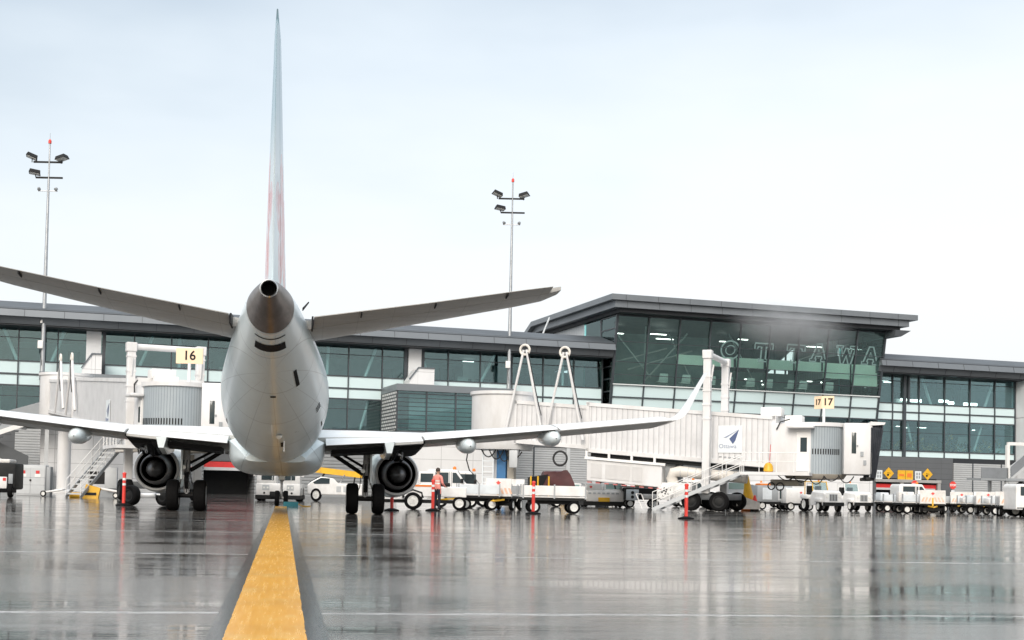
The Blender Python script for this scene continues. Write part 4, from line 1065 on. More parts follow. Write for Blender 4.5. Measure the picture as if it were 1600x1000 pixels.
b = MB(); b.hull8([(-2.3, -.2, 3.0), (.7, -.2, 1.5), (.7, 1, 1.5), (-2.3, 1, 3.0), (-2.3, -.2, 4.2), (.7, -.2, 2.8), (.7, 1, 2.8), (-2.3, 1, 4.2)]); b.build('lower_flight', M['dgrey'], t, 0)
b = MB(); b.bar((-2.3, -.28, 2.9), (.8, -.28, 1.35), .08, .28); b.build('stringer', M['lgrey'], t, 0)
MB().bbox(-1.2, 2.3, -.5, 1.1, 0, 2.0, .05).build('base_block', M['grey'], t)

# ------------------------------------------------------------------ steam drifting over the hall roof edge
t = NT('steam'); vo = t.n('ShaderNodeVolumePrincipled'); co = t.coord('Object')
ln = t.n('ShaderNodeVectorMath', operation='LENGTH'); t.l(co, ln.inputs[0])
ns = t.noise(1.6, 4, co, .6)
f = t.math('SUBTRACT', 1.0, ln.outputs['Value'], clamp=True)
dn = t.math('MULTIPLY', t.math('MULTIPLY', f, f), t.math('MULTIPLY', t.ramp(ns, .3, .7), 1.1))
t.l(dn, vo.inputs['Density']); vo.inputs['Color'].default_value = (.95, .96, .97, 1); vo.inputs['Anisotropy'].default_value = .2
t.l(vo.outputs[0], t.out.inputs['Volume']); M['steam'] = t.m
bm = bmesh.new(); bmesh.ops.create_icosphere(bm, subdivisions=3, radius=1.0); me = bpy.data.meshes.new('steam_plume'); bm.to_mesh(me); bm.free(); me.materials.append(M['steam'])
st_ = bpy.data.objects.new('steam_plume', me); COL.objects.link(st_); st_['kind'] = 'stuff'
st_.location = Rm @ V((24.6, -8.5, 16.6)); st_.scale = (7.6, 3.4, 3.2); st_.rotation_euler = (0, .12, ALF)
# ------------------------------------------------------------------ passenger boarding bridges
M['hood'] = mat('black_bellows', (.035, .04, .05), .6, dirt=.2, dcol=(.09, .095, .11), dscale=3)
M['curtain'] = wave_mat('grey_slat_curtain', (.30, .345, .375), 'X', .12, .02, .4, .75, .6, dirt=.08)
M['cream'] = mat('cream_sign_board', (.86, .64, .43), .45, dirt=.05)
M['duct'] = M['duct']
M['hosew'] = mat('cream_air_hose', (.70, .66, .60), .5, dirt=.12, dscale=2)
M['navy'] = mat('navy_logo', (.06, .09, .2), .4, dirt=0)
M['bluegrey'] = mat('blue_grey_logo', (.25, .29, .4), .4, dirt=0)
M['beige'] = mat('beige_steel', (.36, .33, .28), .5, dirt=.2)
M['bwhite'] = mat('bridge_white', (.67, .67, .672), .45, dirt=.2, dcol=(.45, .43, .40), dscale=.8, stretch=(1, 1, .4))

def catenary(a, b, sag, n=8):
    a, b = V(a), V(b); return [a.lerp(b, i / n) - V((0, 0, sag * 4 * (i / n) * (1 - i / n))) for i in range(n + 1)]
def stairs(parent, foot, top, width, sd, name='service_stair', step=.24, m1='lgrey', m2='steel'):
    """straight flight between two points; sd = horizontal unit vector across the flight"""
    foot, top, sd = V(foot), V(top), V(sd).normalized()
    b = MB()
    for s in (0, width): b.bar(foot + sd * s, top + sd * s, .05, .2)
    o = b.build(name, M[m1], parent, 0)
    run = V((top.x - foot.x, top.y - foot.y, 0)); fl = run.normalized(); n = max(3, int((top.z - foot.z) / step))
    tr = MB()
    for k in range(n):
        p = foot.lerp(top, (k + .6) / n) + V((0, 0, .05))
        tr.bar(p + sd * .03, p + sd * (width - .03), .24, .09)
    tr.build('tread', M[m2], o, 0)
    rl = MB()
    for s in (0, width):
        for h in (.5, .95): rl.tube(foot + sd * s + V((0, 0, h)), top + sd * s + V((0, 0, h)), .022, 6)
        for k in range(6):
            p = foot.lerp(top, k / 5) + sd * s; rl.tube(p, p + V((0, 0, .97)), .02, 6)
    rl.build('handrail', M['white'], o)
    return o

def bridge(label, base, rz, L, z0, z1, step_x, cab_rz, aframes, portal_x, portal_w, portal_z, floor_z, cab_top, col_h, number, num_pos, cab_r=1.6, hoop_h=2.75, hoop_w=1.15):
    """z0 -> z1: tunnel roof height along its length; local +X runs from the rotunda to the cab, local -Y is the side we see"""
    t = thing('jet_bridge', label, 'jet bridge', base, rz, 'jet bridges'); H = 2.75; HW = 1.5
    zt = lambda x: z0 + (z1 - z0) * x / L
    # rotunda and its column
    b = MB(); b.lathe([(z0 - H - .35, .9), (z0 - H - .3, 1.75), (z0 - H, 1.85), (z0 + .05, 1.85), (z0 + .12, 1.95), (z0 + .3, 1.95), (z0 + .34, .2)], (0, 0, 0), (0, 0, 1), 28, True, True); rot_ = b.build('rotunda', M['bwhite'], t)
    b = MB(); b.tube((0, 0, .25), (0, 0, z0 - H - .3), .48, 18); b.lathe([(0, .95), (.12, .95), (.25, .6), (.3, .5)], (0, 0, 0), (0, 0, 1), 18, True); b.build('rotunda_column', M['bwhite'], t)
    for k in range(4): b_ = MB().path(catenary((-.9 + k * .5, -1.2, z0 - H - .2), (.1 + k * .45, -1.3 + .1 * k, z0 - H - .3), .5 + .12 * k), .035); b_.build('cable_loop', M['hose'], t)
    # tunnels: a narrower one slides inside a wider one
    def tun(name, xa, xb, hw, dz, m_):
        q = MB(); q.hull8([(xa, -hw, zt(xa) - H - dz), (xb, -hw, zt(xb) - H - dz), (xb, hw, zt(xb) - H - dz), (xa, hw, zt(xa) - H - dz), (xa, -hw, zt(xa) + dz), (xb, -hw, zt(xb) + dz), (xb, hw, zt(xb) + dz), (xa, hw, zt(xa) + dz)])
        o = q.build(name, M[m_], t, 0)
        for s in (-1, 1):
            q = MB(); q.bar((xa, s * (hw + .03), zt(xa) + dz - .08), (xb, s * (hw + .03), zt(xb) + dz - .08), .06, .2); q.bar((xa, s * (hw + .03), zt(xa) - H - dz + .1), (xb, s * (hw + .03), zt(xb) - H - dz + .1), .06, .22); q.build('edge_rail', M['bwhite'], o, 0)
        for x in (xa + .06, xb - .06): MB().box(x - .09, x + .09, -hw - .06, hw + .06, zt(x) - H - dz - .05, zt(x) + dz + .06).build('end_frame', M['bwhite'], o, 0)
        return o
    tun('inner_tunnel', 1.2, step_x + 1, HW - .18, -.16, 'rib'); tunB = tun('outer_tunnel', step_x, L - 1.0, HW, .0, 'rib')
    # rails and dark gap under the outer tunnel
    b = MB(); b.bar((step_x + .2, -HW + .3, zt(step_x) - H - .15), (L - 1.2, -HW + .3, zt(L - 1.2) - H - .15), .14, .2); b.bar((step_x + .2, HW - .3, zt(step_x) - H - .15), (L - 1.2, HW - .3, zt(L - 1.2) - H - .15), .14, .2); b.build('under_rail', M['dark'], t, 0)
    # hinged hoops carrying the cables
    for xc in aframes:
        za = zt(xc) + hoop_h
        b = MB(); y = -HW - .22
        b.tube((xc - hoop_w, y, zt(xc) - 2.3), (xc - .07, y, za), .075, 8); b.tube((xc + hoop_w, y, zt(xc) - 2.2), (xc + .1, y, za), .085, 8)
        o = b.build('hoop_frame', M['bwhite'], t)
        b = MB(); b.torus((xc, y, za), (0, 1, 0), .28, .07, 22, 8); b.build('cable_ring', M['hosew'], o)
        b = MB(); b.path([(xc + 1.1, y - .1, zt(xc) - 1.0), (xc + .9, y - .16, zt(xc) - .2), (xc + .35, y - .14, za - .6), (xc + .22, y - .1, za - .15)], .03); b.build('cable', M['hose'], o)
    # drive portal with bogie
    px_, pw = portal_x, portal_w
    for s in (-1, 1): MB().box(px_ - .20, px_ + .20, s * pw - .2, s * pw + .2, .95, portal_z - .3).build('lift_column', M['bwhite'], t, bevel=.03)
    b = MB(); b.tube((px_, -pw - .2, portal_z - .12), (px_, pw + .2, portal_z - .12), .16, 14); b.box(px_ - .25, px_ + .25, -pw - .26, -pw + .24, portal_z - .38, portal_z + .08); b.box(px_ - .25, px_ + .25, pw - .24, pw + .26, portal_z - .38, portal_z + .08); b.build('portal_beam', M['bwhite'], t, bevel=.03)
    for s in (-1, 1):
        MB().tube((px_ + .2, s * pw, portal_z - 1.6), (px_ + .32, s * pw, portal_z - .7), .05, 8).build('stay', M['bwhite'], t)
        for k in range(4): MB().box(px_ - .225, px_ + .225, s * pw - .225, s * pw + .225, 4.9 + k * .75, 4.98 + k * .75).build('column_band', M['bwhite'], t, 0)
    b = MB(); b.bbox(px_ - 1.05, px_ + 1.05, -pw - .05, pw + .05, .6, .95, .05); b.build('bogie', M['dgrey'], t)
    for sx in (-.75, .75):
        for sy in (-pw - .1, pw + .1): wheel(t, (px_ + sx, sy, .53), .53, .38, (0, 1, 0), hub=M['dark'], hubr=.45)
    # cab: lobby, round slat curtain, cab box, hood
    c = V((L + .9, 0, 0))
    MB().bbox(L - 1.2, L + .9, -HW - .15, HW + .15, floor_z - .1, cab_top + .05, .04).build('lobby', M['bwhite'], t)
    d = MB().box(L + .15, L + .85, -HW - .2, -HW - .145, floor_z + .02, floor_z + 2.1).build('service_door', M['white'], t, bevel=.02)
    MB().box(L + .36, L + .7, -HW - .22, -HW - .195, floor_z + 1.05, floor_z + 1.8).build('door_window', M['glassd'], d, 0)
    MB().bbox(L - .3, L + 1.1, -HW - .75, -HW - .1, floor_z + 2.28, floor_z + 2.42, .04).build('door_canopy', M['bwhite'], t)
    ca = MB(); n = 40; rr = []
    q = cab_r
    ca.rings([[c + V((q * math.cos(2 * PI * k / n), q * math.sin(2 * PI * k / n), z)) for k in range(n)] for z in (floor_z - .1, cab_top - .12)])
    cu = ca.build('slat_curtain', M['curtain_r'], t, 60)
    vb = MB()
    vent = None
    for k in range(22):
        an = -PI / 2 + cab_rz * .5 + (k - 10.5) * .085
        p = c + V((q * math.cos(an), q * math.sin(an), floor_z + 1.08)); e = V((math.cos(an), math.sin(an), 0))
        if vent is None:
            vb.box(-.03, .03, -.006, .006, -.15, .15); vent = vb.build('vent_slot', M['dark'], cu, 0); o = vent
        else:
            o = vent.copy(); COL.objects.link(o); o.parent = cu
        o.location = p + e * .004; o.rotation_euler.z = an + PI / 2
    ca = MB(); ca.lathe([(cab_top - .12, q + .03), (cab_top - .1, q + .1), (cab_top + .1, q + .1), (cab_top + .14, .1)], c, (0, 0, 1), 36, True, True); ca.build('cab_roof', M['bwhite'], t)
    ca = MB(); ca.lathe([(floor_z - .4, .5), (floor_z - .35, q - .1), (floor_z - .12, q + .06), (floor_z - .1, q + .06)], c, (0, 0, 1), 36, True, True); ca.build('cab_floor', M['beige'], t)
    R2 = Matrix.Translation(c) @ Matrix.Rotation(cab_rz, 4, 'Z')
    def inr(b): 
        b.bm.transform(R2); return b
    inr(MB().bbox(1.35, 2.8, -1.7, 1.7, floor_z - .1, cab_top + .08, .06)).build('cab', M['bwhite'], t)
    inr(MB().bbox(1.75, 1.98, -1.72, -1.69, floor_z + 1.0, floor_z + 2.1, .01)).build('cab_window', M['glassd'], t)
    b = MB()
    b.box(2.2, 2.35, -1.76, -1.69, floor_z + .85, floor_z + 1.1); b.box(2.0, 2.08, -1.74, -1.69, floor_z + 1.35, floor_z + 1.45); b.box(2.35, 2.5, -1.74, -1.69, floor_z + .4, floor_z + .65); inr(b).build('control_box', M['grey'], t, 0)
    # bellows
    b = MB(); rr = []
    for k in range(13):
        x = 2.7 + k * .035; g = .07 * (k % 2); e = k / 12
        zt_, zb_ = cab_top + .1 - .12 * e + g * .5, floor_z - .25 + .35 * e * 0 - g * .3
        w2 = 1.68 + g
        rr.append([V((x + e * (.38 * (z - zb_) / (zt_ - zb_) - .12), y, z)) for y, z in ((-w2, zb_), (-w2, zb_ + .9), (-w2, (zb_ + zt_) / 2 + .3), (-w2, zt_ - .3), (-w2 + .3, zt_), (w2 - .3, zt_), (w2, zt_ - .3), (w2, zb_ + .9), (w2, zb_))])
    b.rings(rr, False, False, closed=False); inr(b).build('bellows_hood', M['hood'], t, 20)
    b = MB(); b.hull8([(2.7, -1.74, cab_top - .05), (3.4, -1.76, cab_top + .0), (3.4, 1.76, cab_top + .0), (2.7, 1.74, cab_top - .05), (2.7, -1.74, cab_top + .16), (3.45, -1.76, cab_top + .12), (3.45, 1.76, cab_top + .12), (2.7, 1.74, cab_top + .16)]); inr(b).build('hood_cover', M['bwhite'], t, 0)
    inr(MB().bbox(2.5, 2.95, -1.6, 1.6, floor_z - .4, floor_z - .22, .04)).build('cab_bumper', M['dark'], t)
    # cables and plant slung under the cab
    MB().bbox(L - 1.3, L + .2, -1.1, 1.1, floor_z - .75, floor_z - .42, .06).build('machinery_box', M['beige'], t)
    for k in range(5): MB().path(catenary((L - .9 + k * .8, -1.45, floor_z - .12), (L + .1 + k * .75, -1.5, floor_z - .2), .3 + .09 * (k % 3)), .03).build('cable_loop', M['hose'], t)
    MB().torus((L - 1.2, -1.3, floor_z - .78), (0, 1, .1), .18, .035, 20, 6).build('hose_coil', M['hose'], t); MB().torus((L - .75, -1.25, floor_z - .8), (0, 1, -.1), .2, .035, 20, 6).build('hose_coil', M['hose'], t)
    # roof plant, walkway
    MB().bbox(L - 1.9, L - .8, -.9, .3, zt(L - 1.5) + .02, zt(L - 1.5) + .5, .04).build('roof_unit', M['white'], t)
    MB().bbox(L - .6, L + .3, -.9, .2, cab_top + .06, cab_top + .5, .04).build('roof_unit', M['white'], t)
    MB().path([(L - .9, -HW - .2, cab_top - .3), (L - .7, -HW - .25, cab_top + .1), (L - .2, -HW - .2, cab_top + .25)], .035).build('cable', M['hose'], t)
    MB().box(L - 2.6, L + 1.0, -HW - 1.35, -HW - .17, floor_z - .22, floor_z - .06).build('landing', M['bwhite'], t, 0)
    b = MB()
    for x in (L - 2.5, L - 1.6, L - .7, L + .2, L + .95): b.tube((x, -HW - 1.32, floor_z - .1), (x, -HW - 1.32, floor_z + .95), .022, 6)
    for h in (.5, .95): b.tube((L - 2.5, -HW - 1.32, floor_z + h), (L + .95, -HW - 1.32, floor_z + h), .022, 6)
    b.build('landing_rail', M['white'], t)
    # bridge number
    np_ = V(num_pos); 
    return t, zt
def wave_radial(name, col):
    t = NT(name); p = t.n('ShaderNodeBsdfPrincipled'); co = t.coord(); sep = t.n('ShaderNodeSeparateXYZ'); t.l(co, sep.inputs[0])
    return t, p, co, sep
def curtain_for(cx, cy):
    """vertical slats round the curtain axis"""
    t, p, co, sep = wave_radial('grey_slat_curtain', None)
    an = t.math('ARCTAN2', t.math('SUBTRACT', sep.outputs[1], cy), t.math('SUBTRACT', sep.outputs[0], cx))
    fr = t.math('FRACT', t.math('MULTIPLY', an, 11.0)); tri = t.math('ABSOLUTE', t.math('SUBTRACT', fr, .5))
    n = t.noise(1.5, 4, co); c = t.mix(t.math('MULTIPLY', t.ramp(n, .4, .8), .25), (.33, .375, .405), (.22, .25, .27))
    c = t.mix(t.math('LESS_THAN', tri, .07), c, (.17, .2, .22))
    t.l(c, p.inputs['Base Color']); p.inputs['Roughness'].default_value = .38
    b = t.n('ShaderNodeBump'); b.inputs['Strength'].default_value = .7; b.inputs['Distance'].default_value = .02
    t.l(t.math('SMOOTH_MIN', t.math('MULTIPLY', tri, 3), .6, .1), b.inputs['Height']); t.l(b.outputs[0], p.inputs['Normal'])
    t.l(p.outputs[0], t.out.inputs[0]); return t.m
def tolocal(t, p):
    p = V(p) - t.location; return Matrix.Rotation(-t.rotation_euler.z, 3, 'Z') @ p

LOGO1 = [(1.0, 1.0), (.0, .42), (.22, .44)]
LOGO2 = [(1.0, 1.0), (.38, .36), (.62, .0), (.78, .25)]
def logo(t, x, y, z, s, word=True):
    o = MB().box(x - .62 * s, x + .62 * s, y - .02, y, z - .75 * s, z + .65 * s).build('logo_panel', M['signw'], t, 0)
    MB().prism([(a * .8 * s - .35 * s, b_ * .75 * s - .3 * s) for a, b_ in LOGO1], (x, y - .024, z), (1, 0, 0), (0, 0, 1), (0, -.01, 0)).build('logo_wing', M['bluegrey'], o, 0)
    MB().prism([(a * .8 * s - .35 * s, b_ * .75 * s - .3 * s) for a, b_ in LOGO2], (x, y - .024, z), (1, 0, 0), (0, 0, 1), (0, -.01, 0)).build('logo_wing', M['navy'], o, 0)
    writing('Ottawa', .3 * s, M['bluegrey'], o, (x - .12 * s, y - .03, z - .42 * s), (PI / 2, 0, 0))
    return o

# bridge 17, on the right
B17 = V((-.55, 77.5, 0)); R17 = -.359
M['curtain_r'] = curtain_for(17.1 + .9, 0)
br17, z17 = bridge('white jet bridge numbered 17, stretching across the right half with a navy arrow logo', B17, R17, 17.1, 6.3, 5.05, 5.6, .20, (1.9, 4.3), 12.6, 2.4, 8.55, 2.2, 4.72, 4, '17', (0, 0, 0))
logo(br17, 13.7, -1.53, 3.95, 1.05)
for k in range(5): MB().box(13.1 + k * .25, 13.25 + k * .25, -1.53, -1.5, 2.92 - k * .02, 2.98 - k * .02).build('small_marking', M['grey'], br17, 0)
# number board: two faces set at an angle on a post
q = V((18.55, -.9, 0))
MB().tube(q + V((0, 0, 4.8)), q + V((0, 0, 5.6)), .07, 8).build('sign_post', M['white'], br17)
nb = MB(); nb.rings([[q + V((-.55, .35, z)), q + V((-.12, -.02, z)), q + V((.52, .0, z)), q + V((.52, .12, z)), q + V((-.08, .12, z)), q + V((-.51, .47, z))] for z in (5.58, 6.25)]); nbo = nb.build('number_board', M['cream'], br17, 0)
writing('17', .52, M['dark'], nbo, q + V((.2, -.02, 5.92)), (PI / 2, 0, .03), 'number', .012)
writing('17', .42, M['dark'], nbo, q + V((-.34, .153, 5.92)), (PI / 2, 0, -.71), 'number', .012)
# air-conditioning box and round duct under the tunnel
h = lambda x, dz: z17(x) - 2.75 - dz
b = MB(); b.hull8([(5.7, -1.7, h(5.7, 1.6)), (10.0, -1.7, h(10, 1.6)), (10, .6, h(10, 1.6)), (5.7, .6, h(5.7, 1.6)), (5.7, -1.7, h(5.7, .42)), (10.0, -1.7, h(10, .42)), (10, .6, h(10, .42)), (5.7, .6, h(5.7, .42))]); ac = b.build('air_unit', M['bwhite'], br17, bevel=.04)
M['grille'] = wave_mat('white_grille', (.62, .61, .6), 'X', .07, .02, .5, .7, .5)
for a, c in ((5.95, 6.6), (6.8, 8.2), (8.35, 8.9)):
    MB().hull8([(a, -1.73, h(a, 1.4)), (c, -1.73, h(c, 1.4)), (c, -1.69, h(c, 1.4)), (a, -1.69, h(a, 1.4)), (a, -1.73, h(a, .6)), (c, -1.73, h(c, .6)), (c, -1.69, h(c, .6)), (a, -1.69, h(a, .6))]).build('grille_panel', M['grille'], ac, 0)
b = MB()
b.bar((5.6, -1.75, h(5.6, .33)), (10.2, -1.75, h(10.2, .33)), .1, .14)
for x in (5.7, 7.0, 8.3, 9.6): b.box(x - .06, x + .06, -1.78, -1.68, h(x, .34), h(x, -.05))
b.build('hanger_frame', M['white'], br17, 0)
MB().bbox(8.9, 10.6, -.9, .9, h(9.5, 1.35), h(9.5, .3), .08).build('air_plenum', M['grey'], br17)
MB().path([(10.6, -1.2, h(10.6, 1.5)), (10.45, -1.25, h(10.6, 1.0)), (10.55, -1.3, h(10.6, .72)), (10.9, -1.3, h(10.9, .62)), (12.2, -1.3, h(12.2, .66)), (14.6, -1.3, h(14.6, .66))], .3, 14).build('air_hose', M['hosew'], br17)
b = MB()
for k in range(9): x = 11.0 + k * .42; b.torus((x, -1.3, h(x, .645)), (1, 0, -.075), .3, .018, 16, 5)
b.build('hose_hoops', M['lgrey'], br17)
stairs(br17, (9.8, -2.85, .02), (14.5, -2.85, 2.05), 1.05, (0, 1, 0))
b = MB()
b.tube((9.25, -2.9, .05), (8.9, -2.9, .85), .025, 6); b.tube((9.25, -1.8, .05), (8.9, -1.8, .85), .025, 6); b.tube((8.9, -2.9, .85), (8.9, -1.8, .85), .025, 6); b.tube((9.05, -2.9, .45), (9.05, -1.8, .45), .025, 6); b.build('stair_gate', M['white'], br17)
b = MB(); b.lathe([(0, .0), (.01, .42), (.06, .45), (.07, .40)], (10.2, -1.62, 1.0), (0, -1, 0), 22, True, True); fan = b.build('fan_guard', M['white'], br17)
b = MB()
for k in range(9):
    a = k * 2.4; r = .05 + .03 * k; b.lathe([(0, .05), (.012, .05)], (10.2 + r * math.cos(a), -1.69, 1.0 + r * math.sin(a)), (0, -1, 0), 8, True, True)
b.build('fan_openings', M['dark'], fan, 0)
MB().bbox(9.7, 11.6, -1.6, -.4, .65, 1.5, .05).build('power_unit', M['white'], br17)
M['stripe'] = mat('faded_red_stripe', (.55, .16, .15), .5, dirt=.2)
# striped edge under the air unit, beacon on the landing
for k in range(9):
    x = 5.75 + k * .5; MB().hull8([(x, -1.72, h(x, 1.7)), (x + .25, -1.72, h(x + .25, 1.7)), (x + .25, -1.6, h(x + .25, 1.7)), (x, -1.6, h(x, 1.7)), (x, -1.72, h(x, 1.645)), (x + .25, -1.72, h(x + .25, 1.645)), (x + .25, -1.6, h(x + .25, 1.645)), (x, -1.6, h(x, 1.645))]).build('warning_stripe', M['stripe'], br17, 0)
bx = 15.9
b = MB(); b.lathe([(0, .2), (.05, .26), (.3, .24), (.45, .15), (.5, .02)], (bx, -2.3, 2.15), (0, 0, 1), 14, True); be = b.build('amber_beacon', M['yellow'], br17)
MB().tube((bx + .05, -2.3, 2.6), (bx + .1, -2.3, 3.6), .018, 6).build('beacon_rod', M['red'], be)
# rotunda legs: blue ladder frame and beige post
b = MB()
for x in (-.75, -.1): b.bar((x, -1.15, 0), (x, -1.15, 3.4), .07, .07)
for k in range(10): b.bar((-.75, -1.15, .4 + k * .31), (-.1, -1.15, .4 + k * .31), .05, .05)
b.build('column_ladder', M['signw'], br17, 0)
MB().box(-.05, .5, -.75, -.4, 0, 3.5).build('blue_casing', M['blue'], br17, 0)
MB().box(.55, .95, -.6, -.2, 0, 3.6).build('beige_post', M['beige'], br17, 0)
MB().bbox(.95, 1.45, -1.4, -1.1, 2.2, 3.2, .03).build('junction_box', M['lgrey'], br17)
MB().torus((4.1, -1.6, 2.75), (0, 1, 0), .4, .06, 20, 6).build('hose_coil', M['hose'], br17)
MB().path([(-1.6, -1.3, 3.4), (-1.7, -1.35, 2.6), (-1.5, -1.35, 2.0), (-1.2, -1.3, 1.7)], .04).build('drop_cable', M['hose'], br17)
MB().path([(1.0, -1.3, 3.4), (.9, -1.35, 2.7), (1.2, -1.35, 2.5), (1.7, -1.3, 3.1)], .04).build('drop_cable', M['hose'], br17)
# fixed walkway from the terminal to the rotunda
b = MB(); b.hull8([(-6, 1.0, 4.0), (-3.4, 1.0, 4.0), (.9, 43, 5.9), (-1.7, 43, 5.9), (-6, 1, 6.8), (-3.4, 1, 6.8), (.9, 43, 8.7), (-1.7, 43, 8.7)]) if False else b.hull8([(-1.2, 1.2, 3.6), (1.2, 1.2, 3.6), (-12.9, 36, 5.9), (-15.1, 36, 5.9), (-1.2, 1.2, 6.2), (1.2, 1.2, 6.2), (-12.9, 36, 8.6), (-15.1, 36, 8.6)])
b.build('fixed_walkway', M['bwhite'], br17, 0)

# bridge 16, on the left, running towards us along its length
B16 = V((-33.1, 98.0, 0)); C16 = V((-16.3, 64.2, 0)); d16 = C16 - B16; R16 = math.atan2(d16.y, d16.x); L16 = d16.length - .9
M['curtain_r'] = curtain_for(L16 + .9, 0)
br16, z16 = bridge('white jet bridge numbered 16, reaching the nose of the airliner from the left', B16, R16, L16, 8.5, 5.95, 14.0, -R16 + .12, (9.4, 14.6), L16 - 1.9, 1.72, 7.8, 2.75, 5.62, 5, '16', (0, 0, 0), 1.6, 1.25, 2.0)
logo(br16, L16 - 9.3, -1.53, 4.75, 1.0)
q = tolocal(br16, (-15.55, 63.4, 0))
an = -R16
nb = MB(); nb.box(-.64, .64, -.05, .05, -.37, .37); nbo = nb.build('number_board', M['cream'], br16, 0); nbo.location = q + V((0, 0, 7.02)); nbo.rotation_euler.z = an
writing('16', .62, M['dark'], nbo, (0, -.056, 0), (PI / 2, 0, 0), 'number', .012)
MB().tube(q + V((0, 0, 5.7)), q + V((0, 0, 6.66)), .08, 8).build('sign_post', M['white'], br16)
f_, t_ = V((-24.0, 71.5, .02)), V((-23.2, 76.0, 2.85))
rn = V((t_.x - f_.x, t_.y - f_.y, 0)).normalized()
stairs(br16, tolocal(br16, f_), tolocal(br16, t_), .85, Matrix.Rotation(-R16, 3, 'Z') @ V((rn.y, -rn.x, 0)), m1='grey', m2='lgrey')
c_ = tolocal(br16, (-21.6, 76.8, 2.85))
b = MB(); b.box(c_.x - 1.0, c_.x + 3.6, c_.y - .9, c_.y + .9, 2.7, 2.84); b.build('stair_landing', M['bwhite'], br16, 0)
b = MB()
for k in range(6): b.tube((c_.x - .9 + k * .86, c_.y - .85, 2.84), (c_.x - .9 + k * .86, c_.y - .85, 3.85), .022, 6)
for hh_ in (3.35, 3.85): b.tube((c_.x - .9, c_.y - .85, hh_), (c_.x + 3.4, c_.y - .85, hh_), .025, 6)
b.build('landing_rail', M['white'], br16)
MB().bbox(L16 - 5.8, L16 - 3.6, -1.7, -.9, 2.45, 2.8, .04).build('under_duct', M['hosew'], br16)
b = MB(); b.hull8([(-1.2, -1.2, 5.8), (-1.2, 1.2, 5.8), (-10, 5.2, 6.0), (-10, 2.8, 6.0), (-1.2, -1.2, 8.4), (-1.2, 1.2, 8.4), (-10, 5.2, 8.6), (-10, 2.8, 8.6)]) ; b.build('fixed_walkway', M['bwhite'], br16, 0)
# ------------------------------------------------------------------ ground vehicles and small things on the apron
def at(px, Y, rz=0): return V((X(px, Y), Y, 0))
LEAF = [(0, 1), (.18, .62), (.42, .72), (.36, .3), (.72, .42), (.95, .3), (.82, .05), (.5, -.3), (.52, -.5), (.08, -.45), (.05, -.95), (-.05, -.95), (-.08, -.45), (-.52, -.5), (-.5, -.3), (-.82, .05), (-.95, .3), (-.72, .42), (-.36, .3), (-.42, .72), (-.18, .62)]
def leaf(parent, o, ux, r=.17, ext=None):
    ext = ext or V((0, -.008, 0)); ux = V(ux)
    MB().prism([(a * r, b_ * r) for a, b_ in LEAF], o, ux, (0, 0, 1), ext).build('leaf_emblem', M['postred'], parent, 0)

